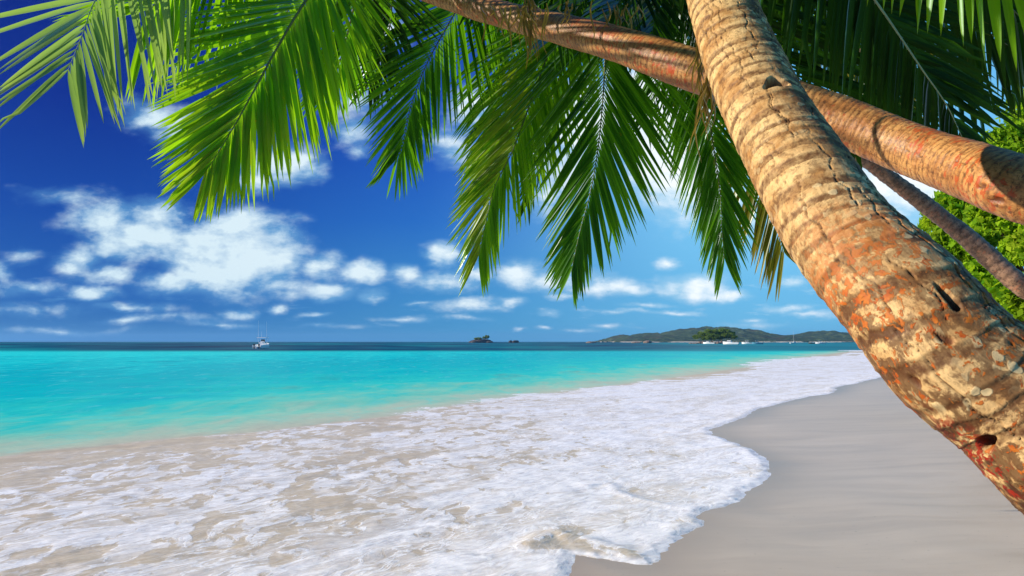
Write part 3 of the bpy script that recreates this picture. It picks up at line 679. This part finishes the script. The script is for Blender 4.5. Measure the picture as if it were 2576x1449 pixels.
for pts_ in ([(1590, -190, 8.2), (1700, -120, 7.8), (1760, -20, 7.6), (1790, 90, 7.5)], [(1590, -190, 8.2), (1520, -130, 7.0), (1380, -80, 6.4), (1270, -30, 6.2)], [(1590, -190, 8.2), (1600, -90, 6.9), (1560, 0, 6.4), (1520, 60, 6.2)], [(1590, -190, 8.2), (1480, -80, 9.8), (1420, 30, 10.6), (1400, 130, 10.9)], [(1590, -190, 8.2), (1660, -60, 9.8), (1680, 60, 10.6), (1690, 170, 10.9)], [(1590, -190, 8.2), (1450, -150, 7.6), (1330, -70, 7.2), (1200, -10, 7.0)], [(1590, -190, 8.2), (1500, -60, 7.2), (1440, 40, 6.6), (1400, 90, 6.3)], [(1590, -190, 8.2), (1640, -110, 7.4), (1650, 0, 6.8), (1640, 90, 6.4)], [(1590, -190, 8.2), (1560, -60, 9.4), (1550, 60, 10.2), (1545, 170, 10.6)], [(1590, -190, 8.2), (1780, -180, 8.6), (1900, -90, 9), (1960, 30, 9.3)], [(1590, -190, 8.2), (1470, -120, 9.2), (1330, -20, 9.9), (1240, 90, 10.3)]):
    frond(palmC, baseC, pts_, .95, 46, 58, 24, rngF.uniform(-.6, .6), .2, .046, .04, .0, M_leafShade)
# fronds of the thick palm: dark mass in the upper right corner
ca = (1540, -480, 4.3)
frond(palmA, baseA, [ca, (1850, -420, 4.4), (2120, -110, 4.5), (2222, 30, 4.6), (2322, 178, 4.7), (2380, 262, 4.8), (2420, 345, 4.9)], .98, 78, 62, 20, .25, .12, .046, .03, .0, M_leafShade, tip=.45, label='dark frond with a pale midrib above the leaning trunk', rach=M_rachP, rr=.018)
frond(palmA, baseA, [ca, (1640, -300, 4.9), (1790, -80, 5.2), (1930, 110, 5.4), (2060, 250, 5.5), (2150, 350, 5.6)], 1.45, 54, 46, 22, .15, .06, .050, .04, .05, M_leafShade, side=(1, 1), sl=.4, sr=1.15, tip=.5)
frond(palmA, baseA, [ca, (1800, -420, 4.6), (2050, -200, 5.2), (2300, -40, 5.6), (2560, 130, 5.8)], 1.25, 70, 60, 26, .2, .25, .050, .04, .0, M_leafShade, tip=.5)
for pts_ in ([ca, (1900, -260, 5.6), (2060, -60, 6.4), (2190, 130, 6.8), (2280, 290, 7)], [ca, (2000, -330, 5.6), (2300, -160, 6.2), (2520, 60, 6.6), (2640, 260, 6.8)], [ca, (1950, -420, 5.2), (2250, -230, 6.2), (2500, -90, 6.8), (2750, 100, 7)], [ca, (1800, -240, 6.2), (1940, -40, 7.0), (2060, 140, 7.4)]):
    frond(palmA, baseA, pts_, 1.25, 64, 58, 24, rngF.uniform(-.5, .5), .2, .052, .03, .0, M_leafShade, tip=.5)
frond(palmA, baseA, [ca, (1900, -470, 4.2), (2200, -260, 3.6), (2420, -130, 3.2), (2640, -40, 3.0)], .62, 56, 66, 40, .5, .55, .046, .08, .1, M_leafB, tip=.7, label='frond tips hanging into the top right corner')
frond(palmA, baseA, [ca, (1900, -380, 4.8), (2250, -200, 5.0), (2500, -20, 5.2), (2680, 160, 5.3)], 1.1, 64, 60, 26, -.3, .35, .050, .05, .0, M_leafShade, tip=.5)
frond(palmA, baseA, [ca, (1820, -380, 5.2), (2080, -140, 6.0), (2280, 60, 6.4), (2460, 260, 6.6)], 1.2, 60, 60, 26, .5, .2, .050, .05, .0, M_leafShade, tip=.5)
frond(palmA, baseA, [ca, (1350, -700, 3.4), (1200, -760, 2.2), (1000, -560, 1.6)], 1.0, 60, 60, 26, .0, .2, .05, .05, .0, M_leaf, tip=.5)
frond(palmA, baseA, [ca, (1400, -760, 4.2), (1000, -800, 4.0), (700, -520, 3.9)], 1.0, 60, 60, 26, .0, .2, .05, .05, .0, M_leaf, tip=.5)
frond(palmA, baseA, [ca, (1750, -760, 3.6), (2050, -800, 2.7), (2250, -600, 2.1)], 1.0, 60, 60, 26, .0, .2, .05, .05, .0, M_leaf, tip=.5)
# far small palm
for k, (ex_, ey_) in enumerate([(2060, 20), (2110, 210), (2160, 330), (2230, 400), (2310, 300), (2330, 130), (2270, 0), (2150, -60), (2200, 350), (2090, 110)]):
    mx_, my_ = (2170 + ex_) / 2, (100 + ey_) / 2 - 60
    frond(palmE, baseE, [(2170, 110, 14), (mx_, my_, 14 + rngF.uniform(-.6, .6)), (ex_, ey_, 14 + rngF.uniform(-1, 1))], .62, 40, 60, 26, rngF.uniform(-.5, .5), .3, .050, .03, .35, M_leafY if k % 3 else M_leafB, rr=.02)
# dry strands caught on the leaning trunk
def strands(parent, base, spots, label):
    for (px, py, dep, ln, lean) in spots:
        p = at(px, py, dep); q = np.linspace(0, 1, 6)
        k = np.stack([p[0] + lean * ln * q ** 1.5 + .02 * np.sin(q * 5 + px), p[1] - .03 * q, p[2] - ln * q], 1)
        w = (.007 * np.array([.5, 1, 1, .8, .5, .1]))[:, None]; sd_ = np.array([[.95, .3, .1]])
        V = np.stack([k - sd_ * w, k + np.array([[0, -.3, 0]]) * w, k + sd_ * w], 1).reshape(-1, 3)
        bi = np.arange(5)[:, None] * 3
        o = make_mesh('dry_strand', V, np.vstack([bi + np.array([0, 1, 4, 3]), bi + np.array([1, 2, 5, 4])]), M_dry, parent, {'tint': np.full(18, rngF.random()), 'ls': np.repeat(q, 3) * .9, 'lw': np.tile([1, 0, 1.], 6), 'yel': np.full(18, .2)}, base=base)
        o['label'] = label
strands(palmB, baseB, [(1795 - 25 + rngF.uniform(-25, 30), 120 + rngF.uniform(-40, 120), 3.72, rngF.uniform(.16, .40), rngF.uniform(-.25, .05)) for _ in range(26)], 'yellow dry leaf strands beside the thick trunk')
strands(palmB, baseB, [(1325 + rngF.normal(0, 9), -20 + rngF.uniform(-5, 45), 5.05, rngF.uniform(.22, .48), rngF.uniform(-.05, .3)) for _ in range(16)] + [(1200 + rngF.uniform(0, 420), -20 + rngF.uniform(0, 25) + 20, 4.7, rngF.uniform(.1, .34), rngF.uniform(-.3, .3)) for _ in range(30)], 'dry leaf strands hanging over the leaning trunk')

# ------------------------------------------------------------------ broadleaf trees and the slope on the right
def green_leaf(name, dark, lite, trans, yel):
    m, t = material(name)
    tint = t.attr('tint'); p = t.n('ShaderNodeTexCoord').outputs['Object']
    c = t.mix(tint, dark, lite); c = t.mix(t.step(t.noise(p, .9, 4), .5, .7, 0, .5), c, yel)
    df_ = t.n('ShaderNodeBsdfDiffuse', {'Color': c}); tr = t.n('ShaderNodeBsdfTranslucent', {'Color': trans})
    mx = t.n('ShaderNodeMixShader', {0: .42}); t.t.links.new(df_.outputs[0], mx.inputs[1]); t.t.links.new(tr.outputs[0], mx.inputs[2])
    t.out(mx.outputs[0]); return m
M_bush = green_leaf('broad_leaf', (.055, .17, .010, 1), (.29, .48, .020, 1), (.50, .74, .02, 1), (.42, .42, .03, 1))
M_islet = green_leaf('islet_leaf', (.050, .105, .020, 1), (.19, .28, .045, 1), (.24, .34, .04, 1), (.20, .22, .05, 1))
M_wood = plain('grey_branch', (.16, .12, .09), .8, .2, .3, 5)
def leaf_cloud(centers, radii, n, size, rng):
    k = rng.integers(0, len(centers), n); u = norm(rng.normal(0, 1, (n, 3))); rr_ = rng.random(n) ** .45
    c = np.asarray(centers)[k] + u * (np.asarray(radii)[k] * rr_[:, None])
    d1 = norm(rng.normal(0, 1, (n, 3)) + u * .4); d2 = norm(np.cross(d1, norm(rng.normal(0, 1, (n, 3)))))
    s = size * rng.uniform(.6, 1.4, n)[:, None]
    V = np.stack([c - d1 * s, c + d2 * s * .55, c + d1 * s, c - d2 * s * .55], 1).reshape(-1, 3)
    tint = np.clip(.5 + .25 * rng.normal(0, 1, n) + (rng.random(len(centers)) - .5)[k] * .95, 0, 1)
    return V, np.arange(4 * n).reshape(-1, 4), np.repeat(tint, 4)
def tree(name, label, cat, group, foot, cx, cr, nclump, nleaf, size, seed, leafm, trunk_r=.16, clump=.42):
    rng = np.random.default_rng(seed); foot = np.asarray(foot, float)
    root = tag(empty(name, foot), label, cat, group)
    cx = np.asarray(cx, float); cr = np.asarray(cr, float)
    u = norm(rng.normal(0, 1, (nclump, 3))); u[:, 2] = np.abs(u[:, 2]) * 1.1 - .35
    cen = cx + u * cr * rng.uniform(.45, 1.0, (nclump, 1)); rad = np.mean(cr) * clump * rng.uniform(.5, 1.1, (nclump, 1)) * np.array([[1.1, 1.1, .75]])
    V, Fq, tint = leaf_cloud(cen, rad, nleaf, size, rng)
    make_mesh('crown', V, Fq, leafm, root, {'tint': tint}, smooth=False, base=foot)
    Vs, Fs, c = [], [], 0
    path = catmull([foot - [0, 0, .2], foot * .6 + cx * .4 + [.15, 0, 0], cx], 14)
    v, f = tube_mesh(path, np.linspace(trunk_r, trunk_r * .35, 14), 8); Vs.append(v); Fs.append(f); c += len(v)
    for i in rng.choice(nclump, min(nclump, 14), replace=False):
        st_ = path[rng.integers(6, 13)]; mid_ = (st_ + cen[i]) / 2 + rng.normal(0, .1, 3)
        v, f = tube_mesh(catmull([st_, mid_, cen[i]], 8), np.linspace(trunk_r * .3, trunk_r * .08, 8), 5); Vs.append(v); Fs.append(f + c); c += len(v)
    make_mesh('trunk', np.vstack(Vs), np.vstack(Fs), M_wood, root, base=foot)
    return root
# slope
gy, gx = np.meshgrid(np.linspace(9, 80, 80), np.linspace(0, 40, 70), indexing='ij'); gx, gy = gx.ravel(), gy.ravel(); gx = gx + .62 * gy
hz = np.clip((gx - .60 * gy - 1.0) * .42, -.5, 14) + (fbm(xyz(gx, gy) * .3, 4, 2) - .5) * 1.6 + .2
soil_m = plain('slope_soil', (.035, .05, .015), .9, .1, .4, 1.5)
tag(make_mesh('hillside', np.stack([gx, gy, hz], 1), grid_faces(80, 70), soil_m), 'green wooded slope rising at the right', 'hillside', kind='structure')
def hz_at(x_, y_): return max(.2, float(np.clip((x_ - .60 * y_ - 1.0) * .42, -.5, 14) + .2))
GT = 'broadleaf trees on the slope'
TL = [(2400, 640, 15.0, 105, 100, 'leafy green tree at the left edge of the slope, its top against the sky'),
      (2440, 545, 19.0, 120, 95, 'rounded green tree on the slope just under the leaning trunk'),
      (2545, 560, 17.0, 110, 110, 'yellow green tree between the leaning trunk and the slender grey trunk'),
      (2470, 745, 14.0, 110, 105, 'bright green tree just below the slender grey trunk'),
      (2580, 780, 13.0, 120, 120, 'dense green tree low at the right edge above the thick trunk'),
      (2640, 640, 16.0, 130, 120, 'tall leafy tree at the right edge behind the slender grey trunk'),
      (2560, 400, 23.0, 140, 110, 'far green tree rising behind the leaning trunk at the right edge'),
      (2660, 300, 26.0, 150, 130, 'topmost far tree seen through dark fronds at the right edge')]
for i, (px, py, dep, rx, rz, lb) in enumerate(TL):
    c = at(px, py, dep); k = dep / F
    foot = (c[0] + .4, c[1] + .3, min(hz_at(c[0], c[1]), c[2] - rz * k))
    tree('broadleaf_tree', lb, 'tree', GT, foot, c, (rx * k, rx * k * .9, rz * k), 80, 8000, .085 if dep < 18 else .11, 100 + i, M_bush, .12, .29)

# ------------------------------------------------------------------ far islands
rock_m, t = material('granite_rock')
p = t.n('ShaderNodeTexCoord').outputs['Object']
c = t.ramp(t.noise(p, .6, 7, .65), [(.3, srgb(86, 74, 70)), (.55, srgb(146, 128, 116)), (.75, srgb(190, 174, 160))])
t.out(principled(t, c, .85, .2, t.bump(t.noise(p, 1.5, 6, .6), .8, .6)))
dark_rock_m, t = material('dark_rock')
p = t.n('ShaderNodeTexCoord').outputs['Object']
c = t.ramp(t.noise(p, .5, 7, .65), [(.35, srgb(48, 44, 46)), (.6, srgb(92, 84, 82)), (.75, srgb(150, 140, 134))])
t.out(principled(t, c, .85, .2, t.bump(t.noise(p, 1.5, 6, .6), .8, .6)))
haze_m = bpy.data.materials.new('sea_haze'); haze_m.use_nodes = True; t = NT(haze_m.node_tree)
pv_ = t.n('ShaderNodeVolumePrincipled', {'Color': (.26, .58, 1, 1), 'Density': 7.5e-5, 'Anisotropy': .2})
t.t.links.new(pv_.outputs[0], t.n('ShaderNodeOutputMaterial').inputs['Volume'])
hv = np.array([[a_, b_, c_] for a_ in (-9700, 9700) for b_ in (-300, 9700) for c_ in (-6, 95)], float)
tag(make_mesh('haze', hv, [[0, 1, 3, 2], [4, 6, 7, 5], [0, 4, 5, 1], [2, 3, 7, 6], [0, 2, 6, 4], [1, 5, 7, 3]], haze_m, smooth=False), 'thin bluish sea air that fades the far island', 'haze', kind='stuff')
hill_m, t = material('hill_forest')
p = t.n('ShaderNodeTexCoord').outputs['Object']
n1 = t.noise(p, .06, 8, .75); n2 = t.noise(p, .012, 5, .6)
c = t.ramp(n1, [(.36, (.020, .045, .034, 1)), (.5, (.062, .098, .052, 1)), (.62, (.14, .18, .085, 1))])
c = t.mix(t.math('MULTIPLY', t.step(n2, .52, .66), .55), c, (.10, .075, .065, 1))
zc = t.n('ShaderNodeSeparateXYZ', {0: p}).outputs[2]
c = t.mix(t.math('MULTIPLY', t.step(zc, 2.6, 1.2), t.step(n2, .50, .56)), c, srgb(226, 214, 196))
t.out(principled(t, c, .95, .05, t.bump(n1, 1.0, 12)))
ridge_z = [(120,238),(165,235),(200,212),(240,200),(285,182),(320,180),(380,190),(430,178),(500,165),(560,160),(600,178),(650,180),(700,160),(770,142),(850,128),(920,118),(970,128),(1050,105),(1120,125),(1180,112),(1240,112),(1310,150),(1360,142),(1410,128),(1460,145),(1530,170),(1600,182),(1650,180),(1720,190),(1800,185),(1880,178),(1950,165),(2000,152),(2060,142),(2110,152),(2160,160),(2230,160),(2300,172),(2400,150),(2550,140),(2700,160),(2900,190),(3100,200)]
DH = 2100.0
def hpx(zx, zy): return (2200 + zx * .427) * .67083, (1180 + zy * .427) * .67083
RX, RZ = [], []
for zx, zy in ridge_z:
    q = at(*hpx(zx, zy), DH); RX.append(q[0]); RZ.append(q[2])
hx_ = np.linspace(RX[0], RX[-1], 420); hy_ = np.linspace(-420, 420, 64)
GX, GY = np.meshgrid(hx_, hy_); gx, gy = GX.ravel(), GY.ravel()
rz_ = np.interp(gx, RX, RZ) * 1.02
pr = np.clip(1 - np.abs(gy / 420), 0, 1); pr = 1 - (1 - pr) ** 1.6
P3 = xyz(gx, gy)
hh = rz_ * pr * (1 - .35 * np.abs(2 * fbm(P3 * .006, 3, 4) - 1) * sstep(0, 200, np.abs(gy))) + (fbm(P3 * .05, 4, 6) - .5) * 9 * sstep(0, .15, pr) - 1.5 * (pr < .02)
hh = np.where(pr <= 0, -3, hh)
tag(make_mesh('island_hills', np.stack([gx, gy + DH, hh], 1), grid_faces(64, 420), hill_m), 'long low forested island with rolling ridges on the horizon', 'island', kind='structure')

def boulder(name, label, cat, group, c, rx, ry, rz, seed, mat, sub=3):
    bm = bmesh.new(); bmesh.ops.create_icosphere(bm, subdivisions=sub, radius=1.0)
    V = np.array([v.co for v in bm.verts]); Fc = [[v.index for v in f.verts] for f in bm.faces]; bm.free()
    nn = fbm(V * 1.3 + seed * 7.1, 4, seed); V = V * (.72 + .56 * nn)[:, None]
    V[:, 2] = np.where(V[:, 2] < -.25, -.25 + (V[:, 2] + .25) * .3, V[:, 2])
    V = V * np.array([rx, ry, rz])
    o = make_mesh(name, V, Fc, mat); o.location = (c[0], c[1], c[2] + rz * .2)
    return tag(o, label, cat, group)
def sea_at(px, depth):
    q = at(px, 859.3, depth); return np.array([q[0], q[1], 0.0])
# wooded islet in front of the island
DI = 640.0; kI = DI / F
GI = 'trees on the wooded islet'
for i, (px, pyc, rx, rz, dd_, lb) in enumerate([(1768, 846, 24, 11, 0, 'dark green tree at the left end of the wooded islet'), (1792, 840, 26, 14, 12, 'green tree second from the left on the wooded islet'), (1815, 837, 24, 14, 20, 'tallest tree in the middle of the wooded islet'),
        (1833, 846, 20, 9, -8, 'light green tree low in front on the wooded islet'), (1828, 839, 20, 12, 16, 'green tree right of the middle on the wooded islet'), (1790, 849, 24, 8, -6, 'low green tree at the front of the wooded islet')]):
    c = at(px, pyc, DI + dd_)
    tree('islet_tree', lb, 'tree', GI, (c[0], c[1], .8), c, (rx * kI, rx * kI * .8, rz * kI), 34, 3600, .55, 300 + i, M_islet, .35, .42)
GB = 'boulders around the wooded islet'
rb = np.random.default_rng(77)
for i in range(15):
    px = 1738 + i * 7.6; w = rb.uniform(3, 6.5); dd_ = rb.uniform(-26, -14)
    c = sea_at(px, DI + dd_)
    where = ['left end', 'left side', 'middle', 'right side', 'right end'][i // 3]; size = ['small low', 'rounded', 'tall pale'][i % 3]
    boulder('boulder', f'{size} granite boulder at the waterline on the {where} of the wooded islet', 'boulder', GB, c, w * kI, w * kI, rb.uniform(2.4, 5.5) * kI * (.7 if i < 3 else 1.1), 40 + i, rock_m, 2)
c = sea_at(1795, DI)
isl = boulder('islet', '', '', '', (c[0], c[1] + 4, -.6), 52 * kI, 20 * kI, 4.5 * kI, 3, rock_m, 4)
for k in ('label', 'category', 'group'): 
    if k in isl: del isl[k]
tag(isl, 'granite base of the wooded islet', 'islet', kind='structure')
# two rocks left of it and a low one near the island tip
for (px, w, h, dep, lb) in [(1487, 14, 3.6, 900, 'low pale rock islet just left of the long island'), (1600, 11, 2.6, 820, 'flat brown rock in the sea before the island, left of the taller one'), (1629, 11, 6.2, 820, 'rounded brown rock in the sea before the long island')]:
    c = sea_at(px, dep); k = dep / F
    boulder('sea_rock', lb, 'rock', 'rocks in the sea before the island', c, w * k, w * k * .7, h * k, int(px), rock_m)
# dark rocky islets on the left
DR = 1100.0; kR = DR / F
c = sea_at(1210, DR); boulder('rocky_islet', 'dark rocky islet topped by a few trees on the horizon', 'islet', 'rocky islets', c, 27 * kR, 14 * kR, 8.0 * kR, 12, dark_rock_m, 4)
c = sea_at(1194, DR - 6); boulder('sea_rock', 'low dark rock at the left end of the tree topped islet', 'rock', 'rocks beside the dark islet', c, 10 * kR, 7 * kR, 5.0 * kR, 15, dark_rock_m)
c = sea_at(1231, DR - 6); boulder('sea_rock', 'low dark rock at the right end of the tree topped islet', 'rock', 'rocks beside the dark islet', c, 9 * kR, 6 * kR, 4.0 * kR, 19, dark_rock_m)
for i, (px, pyc, rx, rz, lb) in enumerate([(1226, 848, 6, 6, 'tallest tree on the dark rocky islet'), (1219, 850, 5, 4, 'smaller tree beside the tallest one on the rocky islet'), (1203, 852, 10, 2.4, 'low bushy tree on the left slope of the rocky islet')]):
    c = at(px, pyc, DR); tree('islet_tree', lb, 'tree', 'trees on the rocky islet', (c[0], c[1], 2), c, (rx * kR, rx * kR, rz * kR), 16, 900, .8, 340 + i, M_islet, .3, .5)
for (px, w, h, sd_, lb) in [(1284, 5, 5.2, 5, 'steep dark rock, left one of the small pair on the horizon'), (1296, 9, 5.6, 9, 'wider dark rock, right one of the small pair on the horizon')]:
    c = sea_at(px, DR); boulder('sea_rock', lb, 'rock', 'pair of dark rocks on the horizon', c, w * kR, w * kR * .7, h * kR, sd_, dark_rock_m)

# ------------------------------------------------------------------ boats
M_white = plain('boat_white', (.93, .93, .92), .3, .5, .04, 2)
M_black = plain('motor_black', (.015, .016, .02), .3, .5, .2, 4)
M_glass = plain('dark_window', (.05, .08, .09), .1, .6, .1, 2)
M_blue = plain('boat_blue', (.10, .30, .42), .4, .4, .1, 2)
M_dkgreen = plain('boat_dark', (.03, .06, .06), .5, .3, .2, 2)
M_metal = plain('alloy_pole', (.7, .72, .75), .3, .6, .05, 2)
def hull_mesh(L, Wd, H, dr=.35):
    st_ = np.linspace(0, 1, 15); V = []
    for q in st_:
        bw = Wd / 2 * (.92 + .08 * math.sin(min(q / .5, 1) * math.pi / 2)) * (1 - max(0, (q - .55) / .45) ** 2.2) + .01
        sh = H * (.80 + .45 * q ** 1.8); kz = -dr * (1 - max(0, (q - .6) / .4) ** 2 * 1.9)
        xx = L * (q - .5)
        prof = [(bw, sh), (bw * .99, sh * .55), (bw * .88, .05), (bw * .6, -.08 * dr / .35 + kz * .35), (0.0, kz)]
        ring = [(xx, yv, zv) for yv, zv in prof] + [(xx, -yv, zv) for yv, zv in prof[-2::-1]]
        ring += [(xx + (0 if q < .97 else -.1), -bw * .86, sh), (xx + (0 if q < .97 else -.1), -bw * .86, sh * .45), (xx, bw * .86, sh * .45), (xx, bw * .86, sh)]
        V += ring
    n = len(V) // 15; Fq = grid_faces(15, n, True).tolist()
    Fq.append(list(range(n))[::-1]); Fq.append([14 * n + i for i in range(n)])
    return np.array(V), Fq
def box_mesh(cx, cy, cz, sx_, sy_, sz_, taper=1.0, bev=.12):
    bm = bmesh.new(); bmesh.ops.create_cube(bm, size=1.0)
    for v in bm.verts:
        k = taper if v.co.z > 0 else 1.0
        v.co = (v.co.x * sx_ * k, v.co.y * sy_ * k, v.co.z * sz_)
    bmesh.ops.bevel(bm, geom=bm.edges[:], offset=min(sx_, sy_, sz_) * bev, segments=2, affect='EDGES')
    for v in bm.verts: v.co += Vector((cx, cy, cz))
    V = np.array([v.co for v in bm.verts]); Fc = [[v.index for v in f.verts] for f in bm.faces]; bm.free(); return V, Fc
def boat(label, px, dep, yaw, L, Wd, H, hullm=M_white, top=True, motors=2, ants=(), mast=0, cabin=False, topm=None, name='motor_boat', cat='motor boat', group=None):
    c = sea_at(px, dep); root = tag(empty(name, (c[0], c[1], 0.02)), label, cat, group); root.rotation_euler = (0, 0, yaw)
    v, f = hull_mesh(L, Wd, H); h = make_mesh('hull', v, f, hullm, root, smooth=False)
    if cabin:
        v, f = box_mesh(L * .10, 0, H * 1.25, L * .34, Wd * .66, H * 1.1, .8); cb = make_mesh('cabin', v, f, hullm, root, smooth=False)
        v, f = box_mesh(L * .10, 0, H * 1.42, L * .345, Wd * .67, H * .34, .93); make_mesh('window', v, f, M_glass, cb, smooth=False)
    else:
        v, f = box_mesh(L * .04, 0, H * 1.05, L * .13, Wd * .36, H * 1.3, .85); cb = make_mesh('console', v, f, hullm, root, smooth=False)
        v, f = box_mesh(L * .06, 0, H * 1.85, L * .05, Wd * .40, H * .55, .8); make_mesh('windscreen', v, f, M_glass, cb, smooth=False)
        v, f = box_mesh(-L * .12, 0, H * .95, L * .07, Wd * .42, H * .9, .9); make_mesh('seat', v, f, hullm, root, smooth=False)
    zt = H * 2.55
    if top:
        v, f = box_mesh(L * .04, 0, zt, L * .30, Wd * .94, .13, .97, .3); make_mesh('canopy', v, f, topm or hullm, root, smooth=False)
        for sx_ in (-1, 1):
            for sy_ in (-1, 1):
                P = catmull([[L * (.04 + .07 * sx_), Wd * .22 * sy_, H * .5], [L * (.04 + .10 * sx_), Wd * .32 * sy_, H * 1.6], [L * (.04 + .12 * sx_), Wd * .38 * sy_, zt]], 8)
                v, f = tube_mesh(P, np.full(8, .035), 6); make_mesh('post', v, f, M_metal, root)
    for i in range(motors):
        yv = (i - (motors - 1) / 2) * Wd * .46
        v, f = box_mesh(-L * .5 - .20, yv, H * .85, .50, .42, .62, .75, .3); mo = make_mesh('outboard_motor', v, f, M_black, root, smooth=False)
        v, f = box_mesh(-L * .5 - .18, yv, H * .2, .24, .22, 1.0, 1.0, .2); make_mesh('motor_leg', v, f, M_black, mo, smooth=False)
    for (yv, hgt, ln_) in ants:
        P = np.linspace([0, yv, zt], [0, yv + ln_, zt + hgt], 6); v, f = tube_mesh(P, np.linspace(.035, .015, 6), 5); make_mesh('antenna', v, f, M_metal, root)
    if mast:
        P = np.linspace([.3, 0, H], [.3, 0, mast], 6); v, f = tube_mesh(P, np.linspace(.09, .05, 6), 6); make_mesh('mast', v, f, M_metal, root)
        P = np.linspace([.3, 0, H + 1.3], [-L * .38, 0, H + 1.2], 6); v, f = tube_mesh(P, np.linspace(.06, .05, 6), 6); make_mesh('boom', v, f, M_metal, root)
    return root
boat('white fishing boat with two black outboards and tall antennas, alone at the left', 660, 186, math.radians(84), 6.0, 2.7, 1.05, ants=((1.1, 4.2, .04), (-1.1, 4.0, .12), (.25, 1.5, 0)))
GS = 'boats moored off the island'
boat('white motor boat farthest left, in front of the wooded islet rocks', 1783, 560, math.radians(150), 8.5, 2.8, 1.1, top=False, motors=1, cabin=True, group=GS)
boat('largest white motor boat off the right end of the wooded islet', 1838, 470, math.radians(150), 9.6, 3.2, 1.35, top=False, motors=1, cabin=True, group=GS)
boat('white boat with canopy just right of the wooded islet', 1880, 520, math.radians(165), 7.5, 2.8, 1.0, motors=1, group=GS)
boat('pale blue boat with flat roof, right of the white one with canopy', 1905, 500, math.radians(170), 6.8, 2.5, 1.0, hullm=M_blue, topm=M_blue, motors=1, group=GS)
boat('small white sailing boat with a bare mast near the far shore', 1996, 760, math.radians(20), 8.5, 2.6, .9, top=False, motors=0, mast=12.5, cabin=True, name='sailing_boat', cat='sailing boat', group=GS)
boat('small dark open boat near the far shore', 2041, 600, math.radians(160), 4.8, 2.0, .8, hullm=M_dkgreen, topm=M_dkgreen, motors=1, group=GS)
boat('white boat with dark canopy, rightmost near the thick trunk', 2064, 590, math.radians(175), 8.0, 2.8, 1.0, topm=M_blue, motors=1, group=GS)

# ------------------------------------------------------------------ render settings
SC.view_settings.view_transform = 'Standard'; SC.view_settings.look = 'None'; SC.view_settings.exposure = 0.4; SC.view_settings.gamma = 1.0
SC.cycles.max_bounces = 8; SC.cycles.diffuse_bounces = 3; SC.cycles.glossy_bounces = 3; SC.cycles.transmission_bounces = 4; SC.cycles.transparent_max_bounces = 8
SC.cycles.caustics_reflective = False; SC.cycles.caustics_refractive = False
SC.cycles.use_denoising = True
